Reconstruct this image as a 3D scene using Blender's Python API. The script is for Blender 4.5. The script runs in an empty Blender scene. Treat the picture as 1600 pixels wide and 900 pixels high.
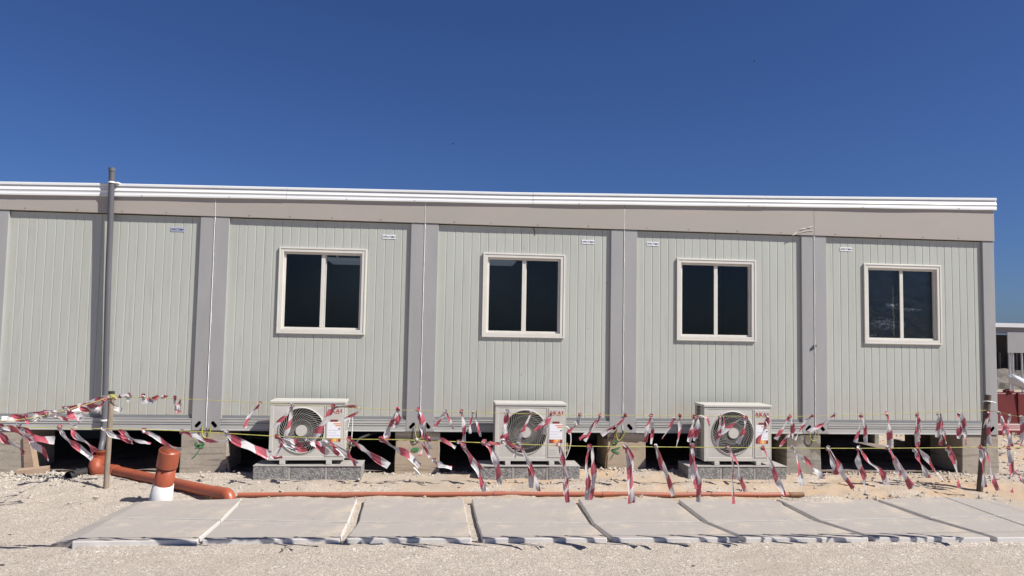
import bpy, bmesh, math, random
import numpy as np
from mathutils import Vector, Matrix, noise
random.seed(7); rng = np.random.default_rng(7)
scn = bpy.context.scene
COL = scn.collection

# ------------------------------------------------------------------ camera
CAM = np.array([5.11111, -8.83717, 1.15799]); YAW, PITCH, ROLL, F = -0.09386, 0.06382, 0.01803, 1150.0
cy, sy, cp, sp, cr, sr = math.cos(YAW), math.sin(YAW), math.cos(PITCH), math.sin(PITCH), math.cos(ROLL), math.sin(ROLL)
FW = np.array([-sy*cp, cy*cp, sp]); R0 = np.array([cy, sy, 0]); U0 = np.cross(R0, FW)
RT = cr*R0 + sr*U0; UP = -sr*R0 + cr*U0
cam = bpy.data.objects.new("camera", bpy.data.cameras.new("camera")); COL.objects.link(cam)
cam.matrix_world = Matrix(((RT[0], UP[0], -FW[0], CAM[0]), (RT[1], UP[1], -FW[1], CAM[1]), (RT[2], UP[2], -FW[2], CAM[2]), (0, 0, 0, 1)))
cam.data.sensor_width = 36; cam.data.lens = 36*F/1600; cam.data.clip_start = .05; cam.data.clip_end = 5000
scn.camera = cam

# ------------------------------------------------------------------ world, sun, exposure
SUN = Vector((0.81, -0.46, 1.0)).normalized()
w = bpy.data.worlds.new("World"); scn.world = w; w.use_nodes = True
nt = w.node_tree; bg = nt.nodes["Background"]
sky = nt.nodes.new("ShaderNodeTexSky"); sky.sky_type = 'NISHITA'; sky.sun_disc = False
sky.sun_elevation = math.asin(SUN.z); sky.sun_rotation = math.atan2(SUN.x, SUN.y)
sky.altitude = 0; sky.air_density = 1.0; sky.dust_density = 0.6; sky.ozone_density = 3.0
tint = nt.nodes.new("ShaderNodeMix"); tint.data_type = 'RGBA'; tint.blend_type = 'MULTIPLY'; tint.inputs[0].default_value = 1; tint.inputs[7].default_value = (.44, .62, 1.06, 1)
nt.links.new(sky.outputs[0], tint.inputs[6]); nt.links.new(tint.outputs[2], bg.inputs[0]); bg.inputs[1].default_value = 0.0475
sun = bpy.data.objects.new("sun", bpy.data.lights.new("sun", 'SUN')); COL.objects.link(sun)
sun.data.energy = 5.0; sun.data.angle = math.radians(.53); sun.data.color = (1, .955, .89)
sun.rotation_euler = SUN.to_track_quat('Z', 'Y').to_euler()
scn.view_settings.view_transform = 'Standard'; scn.view_settings.look = 'None'
scn.view_settings.exposure = 0.52; scn.view_settings.gamma = 1; scn.view_settings.use_curve_mapping = False

# ------------------------------------------------------------------ pixel -> world (photograph 1600x900)
def ray(px, py): return FW + RT*(px-800)/F - UP*(py-450)/F
def A(px, py, Y=0.0):
    d = ray(px, py); return Vector(CAM + d*(Y-CAM[1])/d[1])
def G(px, py, Z):
    d = ray(px, py); return Vector(CAM + d*(Z-CAM[2])/d[2])
def S(px, py, P1, P2):                       # vertical plane through P1, P2
    n = np.array([P2[1]-P1[1], P1[0]-P2[0], 0.0]); d = ray(px, py)
    return Vector(CAM + d*(np.dot(n, np.array([P1[0], P1[1], 0])-CAM)/np.dot(n, d)))
ZG = -0.524

# ------------------------------------------------------------------ materials
def newmat(name):
    m = bpy.data.materials.new(name); m.use_nodes = True
    return m, m.node_tree, m.node_tree.nodes["Principled BSDF"]
def N(t, kind, **kw):
    n = t.nodes.new(kind)
    for k, v in kw.items():
        if k.startswith('i_'): n.inputs[k[2:].replace('_', ' ')].default_value = v
        else: setattr(n, k, v)
    return n
def mixrgb(t, a, b, fac, mode='MIX'):
    n = t.nodes.new("ShaderNodeMix"); n.data_type = 'RGBA'; n.blend_type = mode
    for s, v in ((6, a), (7, b), (0, fac)):
        if isinstance(v, (int, float, tuple)): n.inputs[s].default_value = (v+(1,) if isinstance(v, tuple) and len(v) == 3 else v)
        else: t.links.new(v, n.inputs[s])
    return n.outputs[2]
def tex(t, scale, detail=4, rough=.55, stretch=(1, 1, 1), ntype='noise'):
    tc = N(t, "ShaderNodeTexCoord"); mp = N(t, "ShaderNodeMapping"); mp.inputs['Scale'].default_value = stretch
    t.links.new(tc.outputs['Object'], mp.inputs[0])
    if ntype == 'noise':
        n = N(t, "ShaderNodeTexNoise"); n.inputs['Scale'].default_value = scale; n.inputs['Detail'].default_value = detail; n.inputs['Roughness'].default_value = rough
        t.links.new(mp.outputs[0], n.inputs['Vector']); return n.outputs[0]
    n = N(t, "ShaderNodeTexVoronoi"); n.inputs['Scale'].default_value = scale
    t.links.new(mp.outputs[0], n.inputs['Vector']); return n
def ramp(t, src, lo, hi):
    n = N(t, "ShaderNodeMapRange"); n.inputs[1].default_value = lo; n.inputs[2].default_value = hi
    t.links.new(src, n.inputs[0]); return n.outputs[0]
def mat(name, col, rough=.6, var=.12, scale=3, stretch=(1, 1, 1), bump=0, bscale=40, bdist=.004, metal=0, spec=.5, col2=None, fine=0):
    m, t, p = newmat(name)
    n = tex(t, scale, 5, .6, stretch)
    c2 = col2 or tuple(c*(1-var*2) for c in col)
    c1 = tuple(min(1, c*(1+var*.5)) for c in col)
    out = mixrgb(t, c2, c1, ramp(t, n, .3, .7))
    if fine:
        out = mixrgb(t, out, tuple(c*.45 for c in col), ramp(t, tex(t, fine, 3, .7), .50, .62))
    t.links.new(out, p.inputs['Base Color']); p.inputs['Roughness'].default_value = rough; p.inputs['Metallic'].default_value = metal
    p.inputs['Specular IOR Level'].default_value = spec
    if bump:
        b = N(t, "ShaderNodeBump"); b.inputs['Strength'].default_value = bump; b.inputs['Distance'].default_value = bdist
        t.links.new(tex(t, bscale, 6, .65), b.inputs['Height']); t.links.new(b.outputs[0], p.inputs['Normal'])
    return m
M = {}
M['panel'] = mat('panel_paint', (.435, .450, .402), .45, .05, .8, (1.5, 1, .6), .15, 6, .002, col2=(.405, .418, .372))
M['post'] = mat('post_paint', (.335, .33, .325), .5, .05, 2, (2, 2, .5), .1, 9, .002)
M['fascia'] = mat('fascia_paint', (.37, .325, .288), .55, .05, 1.5, (1, 1, 3), .2, 5, .003, col2=(.345, .32, .285))
M['cap'] = mat('white_roof_trim', (.74, .75, .74), .3, .04, 3, (.3, 1, 1))
M['rail'] = mat('grey_base_paint', (.42, .42, .40), .45, .07, 3, (1, 1, 2))
M['channel'] = mat('channel_paint', (.21, .215, .22), .5, .05, 3)
M['sealant'] = mat('white_sealant', (.85, .85, .83), .5, .06, 12)
M['frame'] = mat('cream_window_frame', (.66, .635, .57), .4, .04, 3)
M['room'] = mat('room_lining', (.55, .54, .52), .8, .1, 1)
M['fixture'] = mat('ceiling_fixture', (.85, .87, .9), .4, .03, 3)
M['black'] = mat('black_void', (.012, .012, .012), .7, .1, 5)
M['grey_pvc'] = mat('grey_pvc', (.11, .11, .12), .42, .08, 3, (4, 4, .6))
M['orange'] = mat('orange_pvc', (.345, .074, .030), .38, .10, 4, (1, 1, 1), .1, 25, .001, col2=(.28, .075, .04))
M['orange_dusty'] = mat('orange_pvc_dusty', (.36, .10, .05), .5, .16, 6, (1, 1, 1), col2=(.30, .12, .08))
M['white_base'] = mat('white_pipe_base', (.66, .66, .65), .55, .04, 6, bump=.2, bscale=30)
M['wood'] = mat('weathered_stake_wood', (.27, .215, .165), .85, .18, 8, (6, 6, .8), .5, 30, .004)
M['wood_dark'] = mat('dark_stake_wood', (.14, .105, .08), .85, .25, 8, (6, 6, .8), .5, 30, .004)
M['plank'] = mat('pale_plank_wood', (.38, .27, .19), .8, .12, 8, (.8, 6, 6), .3, 30, .002)
M['slab'] = mat('cast_slab', (.345, .312, .28), .85, .035, 1.6, (1, 1, 1), .25, 60, .0015, col2=(.315, .285, .26), fine=0)
M['slab_edge'] = mat('cast_slab_edge', (.60, .58, .55), .85, .05, 5, bump=.2, bscale=40)
M['joint'] = mat('dusty_joint_mortar', (.44, .42, .39), .9, .12, 9)
M['block'] = mat('grey_block', (.34, .33, .315), .95, .25, 20, (1, 1, 1), 1.0, 45, .02, fine=38)
M['mortar'] = mat('mortar', (.34, .32, .30), .95, .1, 7, (1, 1, 1), .5, 50, .005)
M['rope'] = mat('yellow_twine', (.48, .45, .11), .7, .2, 20, (1, 1, 1))
M['stone'] = mat('pale_rubble', (.44, .40, .345), .9, .12, 6, (1, 1, 1), .4, 60, .003)
M['shade_sheet'] = mat('dark_shade_sheet', (.24, .195, .17), .95, .3, 3, (1, 1, 1), .6, 8, .02)  # dark colour standing in for the shade on the ground under the floor
M['ac'] = mat('outdoor_unit_paint', (.52, .505, .46), .42, .04, 3)
M['ac_side'] = mat('outdoor_unit_side_paint', (.40, .385, .35), .5, .05, 3)
M['ac_dark'] = mat('outdoor_unit_cavity', (.02, .02, .022), .6, .1, 3)
M['wire'] = mat('guard_wire', (.40, .39, .36), .45, .05, 3)
M['blade'] = mat('fan_blade', (.028, .028, .03), .45, .1, 3)
M['coil'] = mat('coil_fins', (.06, .06, .06), .5, .3, 30)
M['red_ink'] = mat('red_print', (.42, .035, .03), .5, .05, 3)
M['dark_ink'] = mat('dark_print', (.05, .05, .07), .5, .05, 3)
M['white_paper'] = mat('white_label', (.78, .79, .82), .5, .03, 3)
M['blue_paper'] = mat('blue_label', (.40, .43, .58), .5, .05, 3)
M['o_ink'] = mat('orange_print', (.72, .28, .10), .5, .04, 3)
M['y_ink'] = mat('yellow_print', (.75, .58, .12), .5, .04, 3)
M['brown_ink'] = mat('brown_print', (.20, .035, .03), .5, .04, 3)
M['shade_sheet'].node_tree.nodes['Principled BSDF'].inputs['Specular IOR Level'].default_value = .08
M['rubber'] = mat('black_rubber', (.03, .03, .03), .6, .1, 3)
M['cable_white'] = mat('white_cable', (.7, .7, .7), .5, .05, 3)
M['cable_yg'] = mat('yellow_green_cable', (.42, .42, .07), .5, .2, 25)
M['brass'] = mat('brass_valve', (.45, .36, .2), .35, .1, 3, metal=.8)
M['green'] = mat('green_spray', (.02, .14, .045), .85, .3, 18, (1, 1, 1), col2=(.10, .24, .11))
M['pebble_dark'] = mat('dark_pebble', (.09, .08, .07), .9, .2, 30)
M['red_plastic'] = mat('red_barrier_plastic', (.13, .014, .013), .5, .15, 2)
M['sack'] = mat('white_sack', (.52, .53, .60), .6, .06, 8, bump=.4, bscale=14, bdist=.02)
M['far_dark'] = mat('dark_shed', (.06, .06, .065), .8, .2, 2)
M['far_grey'] = mat('grey_board', (.28, .28, .285), .6, .05, 2)
M['far_white'] = mat('white_sheet_roof', (.7, .7, .7), .4, .05, 1)
M['rust'] = mat('rusty_rod', (.20, .10, .045), .7, .25, 15)
M['steel'] = mat('galvanised_steel', (.55, .55, .55), .4, .1, 8, metal=.6)
M['roof'] = mat('grey_roof_sheet', (.6, .6, .6), .5, .05, 2)

def pier_mat(name, c, dark_top=False, stain=None):
    m, t, p = newmat(name)
    base = mixrgb(t, tuple(x*.8 for x in c), tuple(min(1, x*1.08) for x in c), ramp(t, tex(t, 4, 6, .65), .3, .7))
    lines = tex(t, 9, 2, .5, (.25, .25, 3.2))
    base = mixrgb(t, base, tuple(x*.55 for x in c), ramp(t, lines, .55, .72))
    base = mixrgb(t, base, tuple(x*.35 for x in c), ramp(t, tex(t, 38, 3, .7), .63, .74))
    if stain:
        base = mixrgb(t, base, stain, ramp(t, tex(t, 3.2, 4, .5), .52, .56))
    t.links.new(base, p.inputs['Base Color']); p.inputs['Roughness'].default_value = .92
    b = N(t, "ShaderNodeBump"); b.inputs['Strength'].default_value = .6; b.inputs['Distance'].default_value = .006
    t.links.new(tex(t, 30, 6, .7), b.inputs['Height']); t.links.new(b.outputs[0], p.inputs['Normal'])
    return m
M['pier_grey'] = pier_mat('pier_concrete', (.37, .325, .265))
M['pier_warm'] = pier_mat('pier_warm_concrete', (.41, .33, .245))
M['pier_dull'] = pier_mat('pier_dull_concrete', (.31, .285, .245), stain=(.17, .15, .12))
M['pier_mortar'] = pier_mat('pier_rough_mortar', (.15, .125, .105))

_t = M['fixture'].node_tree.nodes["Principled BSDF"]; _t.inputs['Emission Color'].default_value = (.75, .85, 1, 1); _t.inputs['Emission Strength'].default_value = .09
_t2 = M['panel'].node_tree; _p = _t2.nodes['Principled BSDF']; _src = _p.inputs['Base Color'].links[0].from_socket
_c = mixrgb(_t2, _src, (.36, .365, .32), ramp(_t2, tex(_t2, 7, 5, .7, (2.2, 1, .22)), .52, .80))          # faint rain streaks
_tc = N(_t2, "ShaderNodeTexCoord"); _s = N(_t2, "ShaderNodeSeparateXYZ"); _t2.links.new(_tc.outputs['Object'], _s.inputs[0])
_b = N(_t2, "ShaderNodeMath", operation='MULTIPLY'); _t2.links.new(ramp(_t2, _s.outputs[2], .55, .17), _b.inputs[0]); _t2.links.new(ramp(_t2, tex(_t2, 9, 5, .7), .40, .70), _b.inputs[1])
_c = mixrgb(_t2, _c, (.43, .385, .32), _b.outputs[0])                                                    # dust splashed up at the foot
_c = mixrgb(_t2, _c, (.22, .20, .17), ramp(_t2, tex(_t2, 30, 2, .5), .735, .76)); _t2.links.new(_c, _p.inputs['Base Color'])
_m, _t2, _p = M['slab'], M['slab'].node_tree, M['slab'].node_tree.nodes['Principled BSDF']
_src = _p.inputs['Base Color'].links[0].from_socket
_c = mixrgb(_t2, _src, (.44, .375, .30), ramp(_t2, tex(_t2, 3.2, 6, .75), .53, .68))
_c = mixrgb(_t2, _c, (.285, .262, .24), ramp(_t2, tex(_t2, 1.1, 4, .6, (1, 1.6, 1)), .50, .78))
_c = mixrgb(_t2, _c, (.15, .13, .11), ramp(_t2, tex(_t2, 42, 2, .5), .715, .745))
_t2.links.new(_c, _p.inputs['Base Color'])
# tinted glass
def glass_mat():
    m, t, p = newmat('tinted_glass'); out = t.nodes['Material Output']; t.nodes.remove(p)
    tr = N(t, "ShaderNodeBsdfTransparent"); tr.inputs[0].default_value = (.80, .82, .84, 1)
    gl = N(t, "ShaderNodeBsdfGlossy"); gl.inputs['Roughness'].default_value = .03; gl.inputs[0].default_value = (.9, .9, .85, 1)
    fr = N(t, "ShaderNodeFresnel"); fr.inputs[0].default_value = 1.38
    mx = N(t, "ShaderNodeMixShader"); t.links.new(fr.outputs[0], mx.inputs[0]); t.links.new(tr.outputs[0], mx.inputs[1]); t.links.new(gl.outputs[0], mx.inputs[2])
    t.links.new(mx.outputs[0], out.inputs[0]); return m
M['glass'] = glass_mat()
def film_mat():
    m, t, p = newmat('crumpled_dark_film'); p.inputs['Roughness'].default_value = .22; p.inputs['Specular IOR Level'].default_value = .6
    tc = N(t, "ShaderNodeTexCoord")
    def patch(cx, cz, rx, rz):              # soft elliptical patch of sun glints painted white on the creases
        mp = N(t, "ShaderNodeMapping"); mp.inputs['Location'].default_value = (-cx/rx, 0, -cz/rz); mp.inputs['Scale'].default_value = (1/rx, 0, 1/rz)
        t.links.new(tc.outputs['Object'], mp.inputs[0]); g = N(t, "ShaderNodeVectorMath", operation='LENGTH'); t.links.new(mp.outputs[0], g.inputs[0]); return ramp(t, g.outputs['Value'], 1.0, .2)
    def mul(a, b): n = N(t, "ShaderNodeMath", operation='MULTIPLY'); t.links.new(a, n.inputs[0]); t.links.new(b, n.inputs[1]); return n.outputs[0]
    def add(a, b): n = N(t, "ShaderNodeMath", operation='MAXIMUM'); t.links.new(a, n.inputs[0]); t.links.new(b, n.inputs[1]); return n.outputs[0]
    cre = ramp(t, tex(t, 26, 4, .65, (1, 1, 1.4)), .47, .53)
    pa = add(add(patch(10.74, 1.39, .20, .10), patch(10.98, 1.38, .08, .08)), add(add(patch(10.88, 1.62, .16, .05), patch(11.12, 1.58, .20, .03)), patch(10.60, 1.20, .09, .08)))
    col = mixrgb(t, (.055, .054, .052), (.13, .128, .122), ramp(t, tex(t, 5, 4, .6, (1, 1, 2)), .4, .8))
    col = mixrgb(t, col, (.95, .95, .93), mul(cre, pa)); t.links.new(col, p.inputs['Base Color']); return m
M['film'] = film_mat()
# barrier tape: red/white stripes from the strip's own length
def tape_mat():
    m, t, p = newmat('red_white_tape'); out = t.nodes['Material Output']
    uv = N(t, "ShaderNodeUVMap"); sx = N(t, "ShaderNodeSeparateXYZ"); t.links.new(uv.outputs[0], sx.inputs[0])
    a = N(t, "ShaderNodeMath", operation='MULTIPLY_ADD'); t.links.new(sx.outputs[0], a.inputs[0]); a.inputs[1].default_value = .045; t.links.new(sx.outputs[1], a.inputs[2])
    b = N(t, "ShaderNodeMath", operation='MULTIPLY'); t.links.new(a.outputs[0], b.inputs[0]); b.inputs[1].default_value = 1/.205
    c = N(t, "ShaderNodeMath", operation='FRACT'); t.links.new(b.outputs[0], c.inputs[0])
    d = N(t, "ShaderNodeMath", operation='LESS_THAN'); t.links.new(c.outputs[0], d.inputs[0]); d.inputs[1].default_value = .45
    n = tex(t, 35, 3, .6)
    white = mixrgb(t, (.50, .48, .485), (.74, .72, .725), n); red = mixrgb(t, (.41, .042, .068), (.58, .19, .225), n)
    col = mixrgb(t, white, red, d.outputs[0])
    t.links.new(col, p.inputs['Base Color']); p.inputs['Roughness'].default_value = .35
    tl = N(t, "ShaderNodeBsdfTranslucent"); t.links.new(col, tl.inputs[0])
    mx = N(t, "ShaderNodeMixShader"); mx.inputs[0].default_value = .33
    t.links.new(p.outputs[0], mx.inputs[1]); t.links.new(tl.outputs[0], mx.inputs[2]); t.links.new(mx.outputs[0], out.inputs[0])
    return m
M['tape'] = tape_mat()
def ground_mat():
    m, t, p = newmat('coral_sand_ground')
    v = tex(t, 150, ntype='vor'); v2 = tex(t, 62, ntype='vor')
    grain = mixrgb(t, (.235, .195, .155), (.53, .475, .41), ramp(t, v.outputs['Color'], .1, .8))
    grain = mixrgb(t, grain, (.18, .145, .115), ramp(t, v.outputs['Distance'], .55, .95))
    grain = mixrgb(t, grain, (.60, .55, .485), ramp(t, v2.outputs['Color'], .80, .95))
    sand = mixrgb(t, (.37, .262, .17), (.45, .34, .235), tex(t, 9, 5, .6))
    tc = N(t, "ShaderNodeTexCoord"); s = N(t, "ShaderNodeSeparateXYZ"); t.links.new(tc.outputs['Object'], s.inputs[0])
    def band(sock, a, b): return ramp(t, sock, a, b)
    f1 = band(s.outputs[1], -1.75, -1.35); f2 = band(s.outputs[0], 3.2, 6.2)
    mu = N(t, "ShaderNodeMath", operation='MULTIPLY'); t.links.new(f1, mu.inputs[0]); t.links.new(f2, mu.inputs[1])
    nz = N(t, "ShaderNodeMath", operation='MULTIPLY'); t.links.new(mu.outputs[0], nz.inputs[0]); t.links.new(ramp(t, tex(t, 1.6, 4, .6), .35, .6), nz.inputs[1])
    col = mixrgb(t, grain, sand, nz.outputs[0])
    col = mixrgb(t, col, (.33, .285, .23), ramp(t, tex(t, 1.3, 5, .6), .5, .85))
    t.links.new(col, p.inputs['Base Color']); p.inputs['Roughness'].default_value = .95; p.inputs['Specular IOR Level'].default_value = .2
    b = N(t, "ShaderNodeBump"); b.inputs['Strength'].default_value = .8; b.inputs['Distance'].default_value = .004
    t.links.new(tex(t, 110, 6, .75), b.inputs['Height'])
    b2 = N(t, "ShaderNodeBump"); b2.inputs['Strength'].default_value = .9; b2.inputs['Distance'].default_value = .012
    t.links.new(tex(t, 11, 6, .65), b2.inputs['Height']); t.links.new(b2.outputs[0], b.inputs['Normal'])
    t.links.new(b.outputs[0], p.inputs['Normal']); return m
M['ground'] = ground_mat()

# ------------------------------------------------------------------ mesh builders
class MB:
    def __init__(s): s.v = []; s.f = []; s.sm = []
    def add(s, vs, fs, smooth=False):
        o = len(s.v); s.v += [tuple(v) for v in vs]; s.f += [tuple(i+o for i in f) for f in fs]; s.sm += [smooth]*len(fs)
    def box(s, x0, x1, y0, y1, z0, z1):
        s.add([(x0, y0, z0), (x1, y0, z0), (x1, y1, z0), (x0, y1, z0), (x0, y0, z1), (x1, y0, z1), (x1, y1, z1), (x0, y1, z1)],
              [(0, 3, 2, 1), (4, 5, 6, 7), (0, 1, 5, 4), (1, 2, 6, 5), (2, 3, 7, 6), (3, 0, 4, 7)])
    def prism(s, quad_b, quad_t):            # bottom loop and top loop (same count, counter-clockwise from above)
        n = len(quad_b); s.add(list(quad_b)+list(quad_t), [tuple(reversed(range(n)))] + [tuple(range(n, 2*n))] + [(i, (i+1) % n, n+(i+1) % n, n+i) for i in range(n)])
    def tube(s, pts, r, n=12, caps=True, smooth=True):
        pts = [Vector(p) for p in pts]; rs = r if isinstance(r, (list, tuple)) else [r]*len(pts)
        ref = Vector((0, 0, 1)); rings = []
        t0 = (pts[1]-pts[0]).normalized()
        if abs(t0.dot(ref)) > .9: ref = Vector((1, 0, 0))
        a = t0.cross(ref).normalized()
        for i, p in enumerate(pts):
            t = (pts[min(i+1, len(pts)-1)] - pts[max(i-1, 0)]).normalized()
            a = (a - t*a.dot(t)).normalized(); b = t.cross(a)
            rings.append([p + (a*math.cos(k*math.tau/n) + b*math.sin(k*math.tau/n))*rs[i] for k in range(n)])
        vs = [v for rg in rings for v in rg]; fs = []
        for i in range(len(pts)-1):
            for k in range(n): fs.append((i*n+k, i*n+(k+1) % n, (i+1)*n+(k+1) % n, (i+1)*n+k))
        s.add(vs, fs, smooth)
        if caps: s.add(rings[0]+rings[-1], [tuple(reversed(range(n))), tuple(range(n, 2*n))])
    def disc(s, c, r, y0, y1, n=40):          # cylinder along y
        s.tube([(c[0], y0, c[1]), (c[0], y1, c[1])], r, n)
    def profile_x(s, prof, x0, x1, dz=lambda x: 0, segs=1):   # (y,z) open profile extruded along x
        xs = np.linspace(x0, x1, segs+1); n = len(prof); vs = []; fs = []
        for x in xs:
            for (y, z) in prof: vs.append((x, y, z+dz(x)))
        for i in range(segs):
            for k in range(n-1): fs.append((i*n+k, (i+1)*n+k, (i+1)*n+k+1, i*n+k+1))
        s.add(vs, fs)
        s.add(vs[:n], [tuple(range(n))]); s.add(vs[-n:], [tuple(reversed(range(n)))])
    def build(s, name, m, parent=None, bevel=0, loc=(0, 0, 0)):
        me = bpy.data.meshes.new(name); me.from_pydata(s.v, [], s.f); me.materials.append(m)
        me.polygons.foreach_set('use_smooth', s.sm)
        me.update()
        o = bpy.data.objects.new(name, me); COL.objects.link(o); o.location = loc
        if parent: o.parent = parent
        if bevel:
            b = o.modifiers.new('bevel', 'BEVEL'); b.width = bevel; b.segments = 2; b.limit_method = 'ANGLE'
        return o
def tag(o, label=None, cat=None, group=None, kind=None):
    if label: o['label'] = label
    if cat: o['category'] = cat
    if group: o['group'] = group
    if kind: o['kind'] = kind
    return o
def empty(name, loc, label, cat, group=None, rz=0):
    o = bpy.data.objects.new(name, None); COL.objects.link(o); o.location = loc; o.rotation_euler.z = rz; o.empty_display_size = .1
    return tag(o, label, cat, group)
def catmull(pts, per=6):
    P = [Vector(p) for p in pts]; P = [P[0]*2-P[1]] + P + [P[-1]*2-P[-2]]; out = []
    for i in range(1, len(P)-2):
        for k in range(per):
            t = k/per; a, b, c, d = P[i-1:i+3]
            out.append(.5*((2*b) + (c-a)*t + (2*a-5*b+4*c-d)*t*t + (3*b-a-3*c+d)*t**3))
    out.append(P[-2]); return out
def text_mesh(name, txt, size, m, parent, loc, extrude=.0004):   # faces -y
    c = bpy.data.curves.new(name, 'FONT'); c.body = txt; c.size = size; c.extrude = extrude; c.align_x = 'LEFT'
    o = bpy.data.objects.new(name, c); COL.objects.link(o)
    bpy.context.view_layer.update()
    me = bpy.data.meshes.new_from_object(o.evaluated_get(bpy.context.evaluated_depsgraph_get()))
    COL.objects.unlink(o); bpy.data.objects.remove(o)
    me.materials.clear(); me.materials.append(m)
    q = bpy.data.objects.new(name, me); COL.objects.link(q); q.location = loc; q.rotation_euler = (math.pi/2, 0, 0); q.parent = parent
    return q

# ------------------------------------------------------------------ ground
def sstep(a, b, x):
    t = min(1, max(0, (x-a)/(b-a))); return t*t*(3-2*t)
def ground_z(x, y):
    z = ZG
    k = sstep(-1.35, -.65, y)*(1-sstep(-.35, .1, y)); z += .065*k
    z += .03*sstep(-.4, 0, y)
    z += .045*math.exp(-((x-7.3)/.9)**2)*sstep(-.8, -.1, y)*(1-sstep(.4, 1.2, y))
    far = sstep(14, 60, abs(x-6)) + sstep(10, 50, abs(y))
    amp = .007 + .018*sstep(-1.5, -1.05, y)*(1-sstep(.2, .8, y))
    if -2.98 < y < -1.55 and 2.4 < x < 11.4: amp = .005; z += .022
    amp += .10*min(1, far)
    z += amp*noise.noise((x*2.3, y*4.2, 3.1)) + amp*.55*noise.noise((x*7, y*11, 1.7)) + amp*.3*noise.noise((x*17, y*23, 5.7))
    if y < -3.03: z += .012*noise.noise((x*1.2, y*3, 21)) + .008*noise.noise((x*4, y*6, 33))
    if -3.25 < y < -3.0: z += .030*max(0, noise.noise((x*2.1, 3, 40))+.15)*sstep(-3.25, -3.06, y)
    if -1.62 < y < -1.35: z += .045*max(0, noise.noise((x*3.1, 3, 44))+.25)*sstep(-1.62, -1.50, y)
    z += .085*math.exp(-((x-9.0)/.38)**2-((y+1.56)/.11)**2) + .05*math.exp(-((x-3.2)/.3)**2-((y+1.50)/.06)**2)
    if y > 2.5: z += .03*noise.noise((x*.8, y*.8, 9))
    return z
def axis(a, b, step, far):
    c = list(np.arange(a, b+1e-6, step)); s = step; x = b
    while x < far: s *= 1.35; x += s; c.append(x)
    s = step; x = a
    while x > -far: s *= 1.35; x -= s; c.insert(0, x)
    return c
xs = axis(-1.0, 15.0, .055, 2500); ys = list(axis(-4.6, .5, .04, 2500))
gm = bpy.data.meshes.new('ground'); nx, ny = len(xs), len(ys)
gv = [(x, y, ground_z(x, y)) for y in ys for x in xs]
gf = [(j*nx+i, j*nx+i+1, (j+1)*nx+i+1, (j+1)*nx+i) for j in range(ny-1) for i in range(nx-1)]
gm.from_pydata(gv, [], gf); gm.materials.append(M['ground']); gm.polygons.foreach_set('use_smooth', [True]*len(gf))
go = bpy.data.objects.new('ground', gm); COL.objects.link(go); tag(go, kind='structure')

def stones(name, n, area, smin, smax, m, label, cat, flat=.6, dens=None, seed=1, kind='stuff'):
    r = np.random.default_rng(seed); vs = []; fs = []
    base = np.array([(1, 0, 0), (-1, 0, 0), (0, 1, 0), (0, -1, 0), (0, 0, 1), (0, 0, -1)], float)
    tri = [(0, 2, 4), (2, 1, 4), (1, 3, 4), (3, 0, 4), (2, 0, 5), (1, 2, 5), (3, 1, 5), (0, 3, 5)]
    k = 0
    while k < n:
        x = r.uniform(area[0], area[1]); y = r.uniform(area[2], area[3])
        if dens and r.random() > dens(x, y): 
            continue
        s = smin + (smax-smin)*r.random()**2.5
        a = r.uniform(0, math.tau); ca, sa = math.cos(a), math.sin(a)
        b = base*(s*r.uniform(.6, 1.3, (6, 1)))*np.array([1, r.uniform(.55, 1), flat*r.uniform(.6, 1.2)]) + r.normal(0, s*.16, (6, 3))
        tl = r.uniform(-.5, .5); b = np.stack([b[:, 0], b[:, 1]*math.cos(tl)-b[:, 2]*math.sin(tl), b[:, 1]*math.sin(tl)+b[:, 2]*math.cos(tl)], 1)
        b = np.stack([b[:, 0]*ca-b[:, 1]*sa, b[:, 0]*sa+b[:, 1]*ca, b[:, 2]], 1) + np.array([x, y, ground_z(x, y)+s*.25])
        o = len(vs); vs += [tuple(q) for q in b]; fs += [(i+o, j+o, l+o) for i, j, l in tri]; k += 1
    me = bpy.data.meshes.new(name); me.from_pydata(vs, [], fs); me.materials.append(m)
    o = bpy.data.objects.new(name, me); COL.objects.link(o); return tag(o, label, cat, kind=kind)
def off_slab(x, y): return 0 if (-3.04 < y < -1.45 and 2.3+.16*(y+3)*0 < x < 11.3) else 1
stones('gravel', 15000, (0, 12.3, -4.3, -3.02), .002, .0062, M['stone'], 'pale coral gravel scattered in front of the slabs', 'gravel', .7, seed=2)
stones('gravel', 5500, (.3, 2.35, -3.02, -.9), .002, .0065, M['stone'], 'pale coral gravel left of the slabs', 'gravel', .7, seed=3)
def rub(x, y):
    d = 0.05
    d += math.exp(-((x-.95)/.33)**2-((y+.45)/.28)**2)
    d += .9*math.exp(-((x-7.2)/.75)**2-((y+.12)/.12)**2)
    d += .55*math.exp(-((y+.06)/.09)**2)
    d += .5*math.exp(-((x-11.6)/1.2)**2-((y+.25)/.3)**2)
    d += .3*math.exp(-((x-10)/1.0)**2-((y+1.25)/.12)**2)
    if y > .15: d = 0.02
    return d*off_slab(x, y)
stones('rubble', 420, (.5, 1.3, -.62, -.12), .010, .032, M['stone'], 'heap of white coral rubble left of the orange elbow', 'rubble', .7, seed=15)
stones('rubble', 3200, (.2, 13, -1.45, .3), .005, .032, M['stone'], 'white coral rubble along the foot of the concrete piers', 'rubble', .7, rub, seed=5)
stones('rubble', 2600, (12.35, 19, -.6, 7), .01, .06, M['stone'], 'white rubble ground right of the cabin end', 'rubble', .6, seed=6)
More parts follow.
